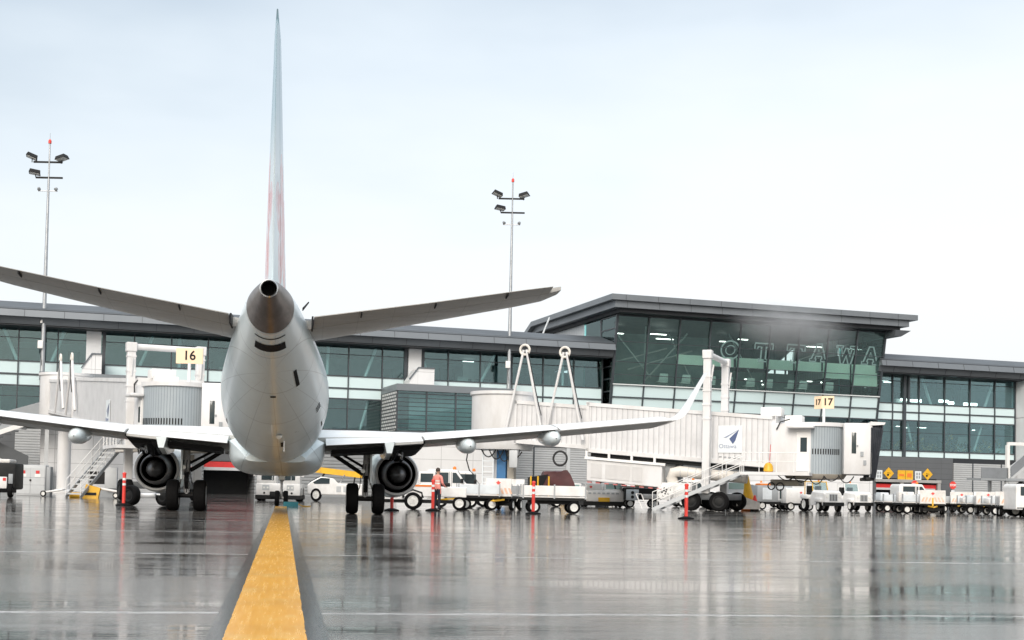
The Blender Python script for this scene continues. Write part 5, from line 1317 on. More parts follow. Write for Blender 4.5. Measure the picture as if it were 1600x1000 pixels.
M['chev'] = mat('faded_orange_chevron', (.72, .42, .28), .5, dirt=.3, dcol=(.7, .62, .55), dscale=5)
M['ply'] = mat('worn_white_panel', (.72, .71, .69), .45, dirt=.2, dcol=(.42, .39, .35), dscale=2)
M['palewhite'] = mat('pale_blue_white_panel', (.66, .71, .74), .4, dirt=.15, dcol=(.4, .4, .4), dscale=2)
M['tarp'] = mat('maroon_tarpaulin', (.07, .014, .016), .5, dirt=.2, dcol=(.025, .008, .008), dscale=2, bump=.6, bscale=4)
CART_G = 'baggage carts on the apron'
def cart(label, pos, rz, L=3.0, W=1.55, side='ply', end=True, stripes=True, hitch=True, load=None, mesh=False, group=CART_G):
    t = thing('baggage_cart', label, 'baggage cart', pos, rz, group); h = L / 2; w2 = W / 2
    b = MB(); b.box(-h, h, -w2, w2, .52, .64); b.box(-h + .3, h - .3, -w2 + .25, w2 - .25, .38, .52)
    for x in (-h * .62, h * .62): b.box(x - .06, x + .06, -w2 + .1, w2 - .1, .2, .38)
    b.build('chassis', M['dark'], t, bevel=.01)
    MB().box(-h - .02, h + .02, -w2 - .02, w2 + .02, .645, .70).build('deck', M['ply'], t, 0)
    for x in (-h * .62, h * .62):
        for y in (-w2 + .08, w2 - .08): wheel(t, (x, y, .26), .26, .17, (0, 1, 0), hubr=.6)
    zt = 1.12
    for y in (-w2, w2):
        for k in range(2):
            a = -h + .02 + k * (L / 2); MB().box(a, a + L / 2 - .05, y - .025, y + .025, .72, zt).build('side_board', M[side], t, bevel=.01)
        b = MB()
        for x in (-h + .04, 0, h - .04): b.box(x - .035, x + .035, y - .045, y + .045, .6, zt + .05)
        b.bm.free()
        for x in (-h + .04, 0, h - .04): MB().box(x - .03, x + .03, y - .042, y + .042, .6, zt + .06).build('stake', M['steel'], t, 0)
    if end:
        for sx in (-1, 1):
            e = MB().box(sx * (h + .03) - .03, sx * (h + .03) + .03, -w2 - .02, w2 + .02, .62, 1.42).build('end_panel', M['ply'], t, bevel=.015)
            if stripes:
                for sy in (-1, 1):
                    for k in range(3):
                        y = sy * (.22 + k * .19)
                        MB().hull8([(sx * (h + .068) - .005, y - .05, .74), (sx * (h + .068) - .005, y + .05, .74), (sx * (h + .068) + .005, y + .05, .74), (sx * (h + .068) + .005, y - .05, .74), (sx * (h + .068) - .005, y - .05 - sy * .1, 1.0), (sx * (h + .068) - .005, y + .05 - sy * .1, 1.0), (sx * (h + .068) + .005, y + .05 - sy * .1, 1.0), (sx * (h + .068) + .005, y - .05 - sy * .1, 1.0)]).build('chevron', M['chev'], e, 0)
                leaf(e, (sx * (h + .062), 0, 1.22), (0, 1, 0), .11, V((sx * .01, 0, 0)))
    if hitch:
        b = MB(); b.bar((-h, -.25, .48), (-h - .85, 0, .42), .07, .07); b.bar((-h, .25, .48), (-h - .85, 0, .42), .07, .07); b.torus((-h - .92, 0, .42), (0, 0, 1), .08, .025, 12, 6); b.bar((-h - .05, 0, .5), (-h - .05, 0, .98), .09, .09)
        b.build('tow_hitch', M['yellow'], t)
    if load == 'tarp':
        b = MB(); b.hull8([(-h * .55, -w2 + .1, .7), (h * .82, -w2 + .1, .7), (h * .82, w2 - .1, .7), (-h * .55, w2 - .1, .7), (-h * .3, -w2 + .12, 1.68), (h * .42, -w2 + .12, 1.74), (h * .42, w2 - .1, 1.74), (-h * .3, w2 - .1, 1.68)])
        bmesh.ops.subdivide_edges(b.bm, edges=b.bm.edges[:], cuts=5, use_grid_fill=True)
        random.seed(11)
        for v in b.bm.verts: v.co += V((random.uniform(-.03, .03), random.uniform(-.03, .03), random.uniform(-.04, .04)))
        b.build('tarpaulin', M['tarp'], t, 40)
        for x in (-h * .74, -h * .52, -h * .18): MB().tube((x, -w2 + .02, .7), (x, -w2 + .02, 1.5), .035, 6).build('pole', M['yellow'], t)
        b = MB(); b.hull8([(-h * .76, -w2 + .05, .7), (-h * .5, -w2 + .05, .7), (-h * .5, w2 - .05, .7), (-h * .76, w2 - .05, .7), (-h * .76, -w2 + .05, 1.46), (-h * .2, -w2 + .05, 1.58), (-h * .2, w2 - .05, 1.58), (-h * .76, w2 - .05, 1.46)]); b.build('dark_cover', M['soot'], t, 0)
    if load == 'bags':
        random.seed(int(pos[0] * 10)); M_ = ['white', 'palewhite', 'ply', 'lgrey', 'white']
        for k in range(4):
            x = -h * .7 + k * h * .46; a, c_, d = random.uniform(.2, .3), random.uniform(.25, .5), random.uniform(.32, .6)
            MB().bbox(x - a, x + a, -c_, c_, .71, .72 + d, .06).build('bag', M[random.choice(M_)], t)
    return t

# --- row of carts and a tug to the right of the right engine
cart('white baggage cart with maroon tarpaulin and yellow poles beside a red marker post', at(863, 54.2), .06, 2.6, 1.5, 'white_veh', False, False, False, 'tarp')
cart('low pale-sided baggage cart behind the white pick-up, left of the chevron end panel', at(746, 59.5), .10, 1.9, 1.5, 'palewhite', False, False, True)
cc = cart('baggage cart turned end-on, showing a red leaf and orange chevrons, yellow hitch below', at(789, 60.5), PI / 2 - .25, 2.4, 1.15, 'ply', True, True, True)
cart('grey-white mesh-sided cart behind the tarpaulin cart, by the louvred doors', at(838, 76), .05, 3.6, 1.5, 'lgrey', True, False, False)
# --- right-hand carts
for k, (px, Y, rz, L, side, end, st_, load, lb) in enumerate((
    (1392, 86.5, .12, 1.7, 'palewhite', False, False, 'bags', 'leftmost low white cart in front of the left garage opening'),
    (1424, 79.5, .10, 1.75, 'palewhite', False, False, 'bags', 'low white cart in front of the white pick-up cab'),
    (1455, 79.0, PI / 2 - .22, 1.8, 'ply', True, True, None, 'white cart end panel with chevrons below the right STOP sign'),
    (1482, 92.0, .10, 1.9, 'lgrey', False, False, None, 'grey-sided empty cart right of the right STOP sign'),
    (1502, 91.0, PI / 2 - .3, 1.6, 'ply', True, True, None, 'end-on white cart between the grey cart and the loaded carts'),
    (1522, 86.0, .08, 1.75, 'palewhite', False, False, 'bags', 'loaded white cart in front of the louvred wall'),
    (1542, 84.0, PI / 2 - .25, 1.6, 'ply', True, True, None, 'end-on white cart left of the staircase post'),
    (1560, 81.5, .08, 1.6, 'palewhite', False, False, 'bags', 'loaded white cart in front of the staircase post'),
    (1579, 76.5, PI / 2 - .22, 1.8, 'ply', True, True, None, 'rightmost end-on cart with leaf emblem and chevrons, under the staircase'))):
    cart(lb, at(px, Y), rz, L, 1.4, side, end, st_, st_, load, group='baggage carts lined up at the right')

# --- bonneted tow tractors
def tractor(label, pos, rz, canopy='yellow', group='white tow tractors'):
    t = thing('tow_tractor', label, 'tow tractor', pos, rz, group)
    # front faces local -Y
    b = MB(); b.rings([[V((x, y, z)) for x, z in ((-w_, zb), (w_, zb), (w_, zt - .12), (w_ - .12, zt), (-w_ + .12, zt), (-w_, zt - .12))] for y, w_, zb, zt in ((-1.5, .66, .42, 1.12), (-1.35, .72, .36, 1.2), (.1, .74, .36, 1.26), (.35, .74, .36, .98), (1.35, .74, .36, .98), (1.5, .7, .42, .9))])
    b.build('body', M['white_veh'], t, 30, bevel=.02)
    MB().box(-.8, .8, -1.62, -1.46, .34, .56).build('front_bumper', M['dark'], t, bevel=.02)
    MB().box(-.78, .78, 1.48, 1.6, .38, .6).build('rear_bumper', M['dark'], t, bevel=.02)
    g = MB().box(-.33, .33, -1.525, -1.49, .62, 1.04).build('grille', M['lgrey'], t, 0)
    for k in range(5): MB().box(-.27 + k * .12, -.215 + k * .12, -1.535, -1.526, .65, 1.01).build('grille_slot', M['dark'], g, 0)
    for sx in (-1, 1):
        MB().tube((sx * .48, -1.48, .9), (sx * .48, -1.535, .9), .095, 14).build('headlight', M['lampglass'], t)
        f = MB(); f.bbox(sx * .76 - .17, sx * .76 + .17, -1.28, -.52, .55, .8, .06); f.build('front_wing', M['white_veh'], t)
        f = MB(); f.bbox(sx * .8 - .18, sx * .8 + .18, .42, 1.35, .72, .98, .08); f.build('rear_wing', M['white_veh'], t)
        wheel(t, (sx * .74, -.9, .33), .33, .24); wheel(t, (sx * .8, .88, .42), .42, .28)
    MB().hull8([(-.62, .22, 1.2), (.62, .22, 1.2), (.62, .27, 1.2), (-.62, .27, 1.2), (-.56, .36, 1.72), (.56, .36, 1.72), (.56, .4, 1.72), (-.56, .4, 1.72)]).build('windscreen', M['vglass'], t, 0)
    b = MB()
    for x in (-.6, .6): b.bar((x, .2, 1.15), (x * .93, .38, 1.74), .05, .05); b.bar((x, 1.3, .95), (x, 1.3, 1.74), .05, .05); b.bar((x * .93, .38, 1.74), (x, 1.3, 1.74), .05, .05)
    b.bar((-.56, .38, 1.74), (.56, .38, 1.74), .05, .05); b.bar((-.6, 1.3, 1.74), (.6, 1.3, 1.74), .05, .05)
    b.build('roll_cage', M[canopy], t, 0)
    for x in (-.34, .34):
        s = MB(); s.bbox(x - .24, x + .24, .62, 1.05, .98, 1.12, .04); s.bbox(x - .24, x + .24, 1.02, 1.16, 1.0, 1.5, .04); s.build('seat', M['dark'], t)
    MB().torus((-.34, .48, 1.28), (0, -.6, .8), .17, .02, 16, 6).build('steering_wheel', M['dark'], t)
    MB().lathe([(0, .06), (.12, .06), (.15, .02)], (.5, 1.3, 1.76), (0, 0, 1), 10, True, True).build('beacon', M['orange'], t)
    return t
M['vglass'] = glass_mat('clear_windscreen', (.65, .75, .75), .06)
tractor('white tow tractor with a yellow roll cage under the cab of bridge 17', at(1284, 80.5), .34, 'yellow').scale = (.88, .82, 1.04)
tractor('white tow tractor with white cage, right of the yellow-caged one', at(1333, 88), .32, 'white').scale = (.88, .82, 1.04)

# --- boxy vehicles
def box_tug(label, pos, rz, W=2.5, L=4.6, split=True, group=None):
    """low pushback tug seen end-on: two cab halves over a dark skirt; end faces local -Y"""
    t = thing('pushback_tug', label, 'pushback tug', pos, rz, group); w2 = W / 2; h = L / 2
    MB().bbox(-w2, w2, -h, h, .32, 1.02, .07).build('body', M['white_veh'], t)
    MB().box(-w2 - .03, w2 + .03, -h - .05, h + .05, .1, .34).build('skirt', M['dark'], t, bevel=.02)
    for s in (-1, 1):
        c = MB(); x0, x1 = (s * w2, s * .12) if s < 0 else (s * .12, s * w2)
        c.bbox(x0 + .02, x1 - .02, -h + .03, -h + 1.7, .98, 1.72, .06); cb = c.build('cab', M['white_veh'], t)
        MB().box(x0 + .3 if s < 0 else x0 + .12, x1 - .12 if s < 0 else x1 - .3, -h + .012, -h + .03, 1.2, 1.56).build('window', M['glassd'], cb, 0)
        MB().box(s * w2 - .16 if s > 0 else s * w2 + .02, s * w2 - .02 if s > 0 else s * w2 + .16, -h - .01, -h + .03, 1.58, 1.68).build('marker_light', M['dark'], cb, 0)
        MB().tube((s * w2 * .62, -h - .02, .46), (s * w2 * .62, -h + .02, .46), .06, 12).build('tow_eye', M['dark'], t)
        b = MB(); b.box(s * w2 * .55 - .2, s * w2 * .55 + .2, -h - .012, -h + .01, .62, .92); b.build('lamp_panel', M['lgrey'], t, bevel=.02)
        for q in (-.1, .1): MB().tube((s * w2 * .55 + q, -h - .02, .77), (s * w2 * .55 + q, -h, .77), .055, 10).build('lamp', M['lampglass'], t)
        MB().bbox(s * (w2 + .1) - .09, s * (w2 + .1) + .09, -h + .3, -h + .42, 1.4, 1.7, .02).build('mirror', M['white'], t)
        for y in (-h * .6, h * .6): wheel(t, (s * (w2 - .14), y, .42), .42, .3)
    MB().bbox(-.45, .45, -h - .25, -h + .02, .2, .55, .04).build('coupling', M['dark'], t)
    return t
box_tug('white pushback tug seen end-on behind the nose wheel under the belly', at(438.5, 78), .10)

def belt_loader(label, pos, rz, group=None):
    t = thing('belt_loader', label, 'belt loader', pos, rz, group)
    # drives along local -X; conveyor rides on top
    b = MB(); b.prism([(-1.75, .35), (1.75, .35), (1.75, .95), (.2, .95), (-.1, 1.2), (-.9, 1.28), (-1.5, 1.02), (-1.75, .85)], (0, -.95, 0), (1, 0, 0), (0, 0, 1), (0, 1.9, 0)); b.build('body', M['white_veh'], t, 0, bevel=.05)
    MB().prism([(-1.42, 1.0), (-.9, 1.22), (-.35, 1.2), (-.35, .92), (-1.3, .9)], (0, -.96, 0), (1, 0, 0), (0, 0, 1), (0, -.01, 0)).build('side_window', M['glassd'], t, 0)
    MB().hull8([(-1.64, -.7, 1.0), (-1.6, -.7, .98), (-1.6, .7, .98), (-1.64, .7, 1.0), (-1.0, -.7, 1.3), (-.98, -.7, 1.28), (-.98, .7, 1.28), (-1.0, .7, 1.3)]).build('windscreen', M['glassd'], t, 0)
    for x in (-1.2, 1.1):
        for y in (-.9, .9): wheel(t, (x, y, .34), .34, .24, (0, 1, 0))
    for k in range(3): MB().box(.1 + k * .45, .4 + k * .45, -.965, -.945, .5, .8).build('locker', M['lgrey'], t, bevel=.01)
    c = MB(); c.bar((-2.2, .1, 1.72), (2.7, .1, 1.32), .95, .16); cv = c.build('conveyor', M['yellow'], t, 0)
    c = MB(); c.bar((-2.15, .1, 1.815), (2.65, .1, 1.415), .7, .02); c.build('belt', M['dark'], cv, 0)
    for s in (-1, 1): MB().bar((-2.2, .1 + s * .49, 1.72), (2.7, .1 + s * .49, 1.32), .05, .3).build('side_rail', M['yellow'], cv, 0)
    b = MB(); b.bar((-.9, -.2, 1.2), (-.6, -.2, 1.6), .1, .1); b.bar((1.2, -.2, .95), (1.3, -.2, 1.42), .1, .1); b.bar((-.9, .4, 1.2), (-.6, .4, 1.6), .1, .1); b.build('lift_strut', M['dark'], t, 0)
    b = MB(); b.tube((.3, -.55, .95), (.6, -.55, 1.4), .04, 8); b.build('lift_ram', M['chrome'], t)
    return t
belt_loader('white belt loader with a raised yellow conveyor, right of the pushback tug', at(523, 79.5), .12).scale = (.92, 1, 1.15)

# --- pick-up with open bed beside the right engine, where the worker stands
t = thing('service_truck', 'white flatbed service truck with an orange stripe and large front wheel beside the right engine', 'truck', at(672, 57.2), .04)
b = MB(); b.prism([(-1.0, .55), (1.55, .55), (1.55, 1.0), (.3, 1.0), (.25, 1.12), (-.35, 1.12), (-.5, 1.05), (-1.0, 1.05)], (0, -.9, 0), (1, 0, 0), (0, 0, 1), (0, 1.8, 0)); b.build('body', M['white_veh'], t, 0, bevel=.04)
MB().box(-.95, .35, -.915, -.895, .98, 1.06).build('stripe', M['orange'], t, 0)
b = MB(); b.bbox(-.5, .2, -.8, .8, 1.1, 1.62, .05); b.build('cab', M['white_veh'], t)
MB().box(-.42, .12, -.815, -.798, 1.18, 1.55).build('side_window', M['glassd'], t, 0)
MB().box(-2.4, -.9, -.8, .8, .42, .58).build('chassis_rail', M['white_veh'], t, bevel=.02); MB().box(-2.4, 1.5, -.7, .7, .28, .42).build('underframe', M['dark'], t, 0)
MB().bbox(.25, .85, -.88, -.1, 1.0, 1.16, .04).build('seat', M['dark'], t)
wheel(t, (-.72, -.85, .37), .37, .28, (0, 1, 0)); wheel(t, (-.72, .85, .37), .37, .28, (0, 1, 0)); wheel(t, (1.25, -.8, .3), .3, .22, (0, 1, 0)); wheel(t, (1.25, .8, .3), .3, .22, (0, 1, 0))
b = MB(); b.path([(-1.15, -.88, .5), (-1.1, -.88, .72), (-.72, -.88, .84), (-.35, -.88, .72), (-.3, -.88, .5)], .05); b.build('wheel_arch', M['dark'], t)

def van(label, pos, rz, L=4.2, group=None):
    """crew-cab truck; drives along local +X"""
    t = thing('crew_van', label, 'van', pos, rz, group); h = L / 2
    b = MB(); b.prism([(-h, .4), (h, .4), (h, .95), (h - .25, 1.1), (h - 1.0, 1.18), (h - 1.45, 1.85), (-h + .1, 1.85), (-h, 1.7)], (0, -.9, 0), (1, 0, 0), (0, 0, 1), (0, 1.8, 0)); b.build('body', M['white_veh'], t, 0, bevel=.06)
    for a, c in ((-h + .25, -h + 1.05), (-h + 1.15, h - 1.75)):
        for y in (-.91, .91): MB().box(a, c, y - .008, y + .008, 1.2, 1.7).build('side_window', M['glassd'], t, bevel=.01)
    for y in (-.91, .91): MB().prism([(h - 1.65, 1.2), (h - 1.12, 1.2), (h - 1.48, 1.7), (h - 1.65, 1.7)], (0, y - .008, 0), (1, 0, 0), (0, 0, 1), (0, .016, 0)).build('side_window', M['glassd'], t, 0)
    MB().hull8([(h - .99, -.75, 1.22), (h - .97, -.75, 1.2), (h - .97, .75, 1.2), (h - .99, .75, 1.22), (h - 1.4, -.7, 1.78), (h - 1.38, -.7, 1.8), (h - 1.38, .7, 1.8), (h - 1.4, .7, 1.78)]).build('windscreen', M['glassd'], t, 0)
    for x in (-h + .7, h - .75):
        for y in (-.86, .86): wheel(t, (x, y, .34), .34, .24, (0, 1, 0))
    for y in (-.912, .912):
        for x in (-h + 1.1, h - 1.7): MB().box(x - .012, x + .012, y - .004, y + .004, .5, 1.75).build('door_seam', M['grey'], t, 0)
        MB().box(-h + .9, -h + 1.02, y - .02, y + .02, 1.02, 1.06).build('door_handle', M['dark'], t, 0)
        MB().box(-h + .05, h - .1, y - .006, y + .006, .48, .54).build('side_trim', M['dgrey'], t, 0)
        MB().bbox(h - 1.25, h - 1.12, y * 1.1 - .06, y * 1.1 + .06, 1.22, 1.42, .02).build('mirror', M['dark'], t)
    for y in (-.7, .7): MB().bbox(h - .03, h + .02, y - .12, y + .12, .7, .86, .015).build('headlight', M['lampglass'], t)
    MB().lathe([(0, .09), (.1, .09), (.16, .03)], (-.1, -.3, 1.86), (0, 0, 1), 12, True, True).build('beacon', M['orange'], t)
    MB().box(h - .02, h + .08, -.88, .88, .35, .55).build('bumper', M['dark'], t, 0)
    return t
van('white crew van with an orange roof beacon behind the worker', at(712, 65.5), .06, 2.9)
van('small white truck cab parked behind the pale baggage cart, right of the van', at(742, 70.5), .06, 2.3)
t = van('white pick-up with a rounded cab behind the carts at the garages', at(1432, 88), .06, 3.0)

# --- low airport tug under the bridge
def low_tug(label, pos, rz, plate=True):
    t = thing('low_tug', label, 'tug', pos, rz)
    MB().bbox(-1.2, 1.2, -1.6, 1.6, .32, 1.0, .06).build('body', M['white_veh'], t)
    MB().box(-1.24, 1.24, -1.65, 1.65, .08, .34).build('skirt', M['dark'], t, bevel=.02)
    MB().bbox(-1.18, -.1, -1.55, .4, .98, 1.42, .05).build('hood', M['white_veh'], t)
    c = MB(); c.bbox(.05, 1.15, -1.2, .6, .98, 1.5, .05); cb = c.build('cab', M['white_veh'], t)
    MB().box(.15, 1.05, -1.22, -1.195, 1.1, 1.42).build('windscreen', M['vglass2'], cb, 0)
    MB().box(-.35, .35, -1.66, -1.6, .32, .58).build('bumper_plate', M['yellow'], t, bevel=.02)
    for k in range(7): MB().box(-.95 + k * .28, -.78 + k * .28, -1.615, -1.598, .78, .88).build('lamp', M['lgrey'], t, 0)
    leaf(t, (-.8, -1.56, 1.2), (1, 0, 0), .1)
    for s in (-1, 1):
        for y in (-1, 1): wheel(t, (s * 1.05, y, .38), .38, .25)
    return t
M['vglass2'] = mat('pale_green_glass', (.25, .36, .34), .1, dirt=0)
low_tug('low white airport tug with a yellow bumper plate, right of the tarpaulin cart', at(939, 82), .04)
# --- dark ground power unit among the bridge's gear
t = thing('ground_power_unit', 'dark wheeled ground power unit with pale front panel left of the bridge stair foot', 'generator', at(992, 80.5), .05)
MB().bbox(-.7, 1.5, -.8, .8, .5, 1.2, .05).build('body', M['dark'], t); MB().bbox(-.66, .1, -.86, -.7, .45, 1.1, .03).build('front_panel', M['palewhite'], t)
for k in range(2): MB().tube((-.28, -.87, .65 + k * .26), (-.28, -.845, .65 + k * .26), .1, 12).build('gauge', M['dark'], t)
MB().bbox(.3, 1.4, -.82, -.7, .55, .85, .03).build('side_panel', M['ply'], t); MB().box(-.9, 1.6, -.75, .75, 1.21, 1.3).build('lid', M['dgrey'], t, bevel=.02)
MB().path([(-.6, -.6, 1.3), (-1.1, -.7, 1.5), (-1.35, -.75, 1.35), (-1.3, -.75, 1.1)], .05).build('cable', M['hose'], t); MB().bbox(.0, 1.3, -.5, .3, 1.3, 1.48, .05).build('cable_tray', M['yellow'], t)
for x in (-.4, 1.1):
    for y in (-.7, .7): wheel(t, (x, y, .26), .26, .2, (0, 1, 0))
# --- white catering style cart and grey container right of the drive wheels
t = thing('lavatory_cart', 'small white and lime service cart with pale windows beside the bridge drive wheels', 'service cart', at(1149, 80), .08)
b = MB(); b.bbox(-.75, .75, -.8, .8, .3, 1.0, .05); b.build('body', M['white_veh'], t); b = MB(); b.bbox(-.7, .55, -.7, .7, .98, 1.75, .06); cb = b.build('cab', M['palewhite'], t)
MB().box(-.6, .45, -.715, -.695, 1.25, 1.62).build('window', M['vglass2'], cb, 0); MB().box(-.7, .7, -.812, -.798, .82, .9).build('stripe', M['yellow'], t, 0)
MB().tube((-.35, -.82, .6), (-.35, -.79, .6), .12, 14).build('gauge', M['dark'], t)
for s in (-1, 1):
    for y in (-.5, .5): wheel(t, (s * .62, y, .28), .28, .2)
t = thing('ramp_board', 'low pale wedge-shaped board in front of the lime-striped cart', 'ramp', at(1164, 75.5), .05)
MB().hull8([(-.6, -.5, .12), (.75, -.5, .12), (.75, .5, .12), (-.6, .5, .12), (-.6, -.45, .95), (.75, -.45, .5), (.75, .4, .5), (-.6, .4, .95)]).build('board', M['ply'], t, 0)
for x in (-.5, .65): MB().box(x - .05, x + .05, -.4, .4, 0, .12).build('foot', M['dark'], t, 0)
t = thing('windsock_cone', 'tall yellow tapering fabric cone standing by the bridge stairs', 'cone', at(1168, 77), 0)
MB().lathe([(0, .36), (.05, .38), (.5, .33), (1.2, .2), (1.75, .12), (1.8, .03)], (0.08, 0, .25), (-.09, 0, 1), 16, True).build('fabric', M['yellow'], t); MB().bbox(-.36, .5, -.36, .36, 0, .27, .05).build('base', M['orange'], t)
t = thing('traffic_cone', 'small red cone right of the tall yellow cone', 'cone', at(1179, 76.5), 0)
MB().lathe([(.05, .2), (.3, .14), (.6, .05), (.62, .01)], (0, 0, .3), (0, 0, 1), 14, True).build('cone', M['postred'], t); MB().bbox(-.22, .22, -.22, .22, 0, .34, .03).build('base', M['dark'], t)
t = thing('cargo_trailer', 'grey container trailer with one dark window between the yellow cone and the white cart', 'trailer', at(1205, 85), .10)
MB().bbox(-1.15, 1.15, -.75, .75, .5, 1.55, .05).build('container', M['grey'], t); MB().box(-.8, -.2, -.775, -.745, .65, 1.4).build('panel', M['palewhite'], t, bevel=.01)
f = MB().box(.2, .78, -.785, -.745, .6, 1.45).build('window_frame', M['lgrey'], t, bevel=.01); MB().box(.3, .68, -.795, -.786, .72, 1.33).build('window', M['glassd'], f, 0)
MB().box(-1.3, 1.3, -.7, .7, .35, .5).build('chassis', M['dark'], t, 0); MB().bbox(-.9, .5, -.6, .6, 1.55, 1.68, .03).build('roof_load', M['orange'], t)
for x in (-.8, .8):
    for y in (-.65, .65): wheel(t, (x, y, .27), .27, .18, (0, 1, 0))
t = thing('white_box_cart', 'white box cart with a small red mark, left of the yellow-caged tractor', 'service cart', at(1241, 84), .10)
MB().bbox(-.75, .55, -.7, .7, .45, 1.42, .04).build('box', M['white_veh'], t); leaf(t, (.2, -.71, 1.12), (1, 0, 0), .09)
b = MB()
for x in (.62, .95): b.tube((x, -.6, .4), (x, -.6, 1.75), .03, 6)
b.tube((.62, -.6, 1.75), (.95, -.6, 1.75), .03, 6); b.tube((.62, -.6, 1.1), (.95, -.6, 1.1), .03, 6); b.build('rack', M['lgrey'], t)
MB().box(-.8, 1.0, -.65, .65, .32, .45).build('chassis', M['dark'], t, 0)
for x in (-.45, .75):
    for y in (-.62, .62): wheel(t, (x, y, .27), .27, .18, (0, 1, 0))
# --- vehicle at the far right edge and at the far left edge
t = van('white vehicle cut by the right edge of the picture beside the last cart', at(1612, 75), .05, 2.6)
t = thing('service_van', 'dark open-backed van with a white tail panel at the left edge', 'van', at(4, 68), .2)
MB().bbox(-1.6, .75, -.9, 1.6, .4, 1.75, .1).build('body', M['dark'], t); MB().bbox(-.7, .35, -1.0, -.8, .45, 1.05, .05).build('tail_panel', M['white_veh'], t); MB().box(.15, .3, -1.02, -.99, .85, 1.0).build('tail_lamp', M['red'], t, 0)
MB().box(-1.5, .8, -1.05, -.85, .25, .42).build('bumper', M['black'], t, bevel=.02); MB().bbox(.4, .62, -.95, -.75, .7, 1.2, .03).build('hinge_post', M['grey'], t); MB().bbox(-.6, .4, -.6, 1.4, 1.75, 1.95, .06).build('roof_load', M['ply'], t)
for s in (-1.3, .5): wheel(t, (s, -.75, .36), .36, .24)
# --- cabinet, tow bars and yellow bin by the left bridge
t = thing('electrical_cabinet', 'grey two-door electrical cabinet with small red warning plates, left of the bridge column', 'cabinet', at(51, 76.5), .15)
MB().bbox(-.85, .75, -.4, .5, 0, 1.78, .04).build('body', M['lgrey'], t); MB().bbox(.74, 1.0, -.3, .5, 0, 1.7, .03).build('side_box', M['grey'], t)
for x in (-.82, -.04):
    d = MB().box(x, x + .74, -.42, -.395, .12, 1.62).build('door', M['lgrey'], t, bevel=.008)
    MB().box(x + .26, x + .46, -.43, -.421, 1.28, 1.46).build('warning_plate', M['red'], d, 0); MB().box(x + .2, x + .52, -.428, -.421, 1.1, 1.27).build('notice', M['white'], d, 0)
MB().box(-.12, -.02, -.45, -.4, .85, .95).build('handle', M['dark'], t, 0)
for z in (.62, 1.05): MB().box(-.86, .74, -.425, -.4, z, z + .02).build('door_seam', M['grey'], t, 0)
def towbar(label, a, b_, r=.07):
    a, b_ = V(a), V(b_); t = thing('tow_bar', label, 'tow bar', (a.x, a.y, 0), 0); d = b_ - V((a.x, a.y, 0)); s = V((0, 0, a.z))
    MB().tube(s, d, r, 10).build('bar', M['white'], t)
    sd = V((d.y, -d.x, 0)).normalized()
    wheel(t, (d.x * .93, d.y * .93 - .1, .17), .17, .1, sd if False else (d.x, d.y, 0) if False else (0, 1, 0))
    MB().torus(s, (0, 0, 1), .1, .03, 14, 6).build('tow_ring', M['steel'], t)
    return t
towbar('white tow bar lying left of the yellow bin, by the bridge column', (X(100, 75), 75, .42), (X(66, 74.5), 74.5, .22), .06)
towbar('white tow bar with a small wheel, right of the yellow bin', (X(150, 73), 73, .55), (X(184, 72), 72, .38))
t = thing('yellow_bin', 'yellow wheel-chock bin at the foot of the left bridge stairs', 'bin', at(142, 72.5), .2)
MB().hull8([(-.45, -.3, 0), (.4, -.3, 0), (.4, .3, 0), (-.45, .3, 0), (-.25, -.25, .75), (.5, -.25, .55), (.5, .25, .55), (-.25, .25, .75)]).build('hopper', M['yellow'], t, 0); MB().box(-.3, .3, -.31, -.3, .15, .3).build('label_plate', M['dark'], t, 0)
MB().bbox(-1.1, -.5, -.3, .2, 0, .3, .03).build('chock', M['yellow'], t)
t = thing('wall_transformer', 'pale grey hanging utility box with a dark vent on the wall behind the left engine', 'utility box', at(173, 79), .2)
MB().bbox(-.35, .35, -.3, .3, .5, 1.75, .03).build('box', M['lgrey'], t); MB().box(-1.3, -.4, -.1, .3, .75, 1.5).build('vent', M['dark'], t, 0); MB().box(-1.35, .4, .1, .35, 0, .5).build('stand', M['grey'], t, 0)
# dark axle trolley under the left engine
t = thing('engine_dolly', 'dark two-wheeled trolley standing under the left engine', 'trolley', at(232, 52), .05)
MB().tube((-.75, 0, .45), (.75, 0, .45), .06, 10).build('axle', M['steel'], t); MB().bbox(-.3, .3, -.15, .15, .3, .5, .03).build('yoke', M['steel'], t)
for s in (-.68, .62): wheel(t, (s, 0, .4), .4, .34, (.55, .83, 0), hub=M['dark'])

# --- more equipment standing further back
van('white van parked behind the air hose of bridge 17, half hidden by its stairs', at(1083, 92), .1, 3.4)
van('white van parked far back between the grey container trailer and the terminal wall', at(1190, 101), -.05, 3.6)
low_tug('low white airport tug far back in front of the louvred doors', at(884, 98), -.1)
cart('empty pale cart parked far back left of the dark generator', at(968, 94), .05, 2.4, 1.4, 'palewhite', False, False, False, group='carts parked far back')
cart('white-sided cart parked far back behind the bridge drive wheels', at(1126, 95), .08, 2.4, 1.4, 'ply', False, False, False, group='carts parked far back')
M['teal'] = mat('teal_plastic', (.02, .16, .19), .5, dirt=.15)
ck = None
def ploc(s, l): return _a * (DT + s) + _b * (OFF + l)
for s_, l_, lb in ((31.65, .42, 'teal wheel chock behind the nose wheels under the belly'),):
    if ck is None:
        ck = thing('wheel_chock', lb, 'wheel chock', ploc(s_, l_), YAW)
        MB().prism([(-.16, 0), (.16, 0), (.05, .2), (-.05, .2)], (-.32, 0, 0), (0, 1, 0), (0, 0, 1), (.64, 0, 0)).build('block', M['teal'], ck, 0)
        MB().path([(.32, 0, .1), (.5, .1, .02), (.7, -.1, .02), (.85, .05, .02)], .02).build('rope', M['yellow'], ck)
    else: dup(ck, ploc(s_, l_), YAW, lb)
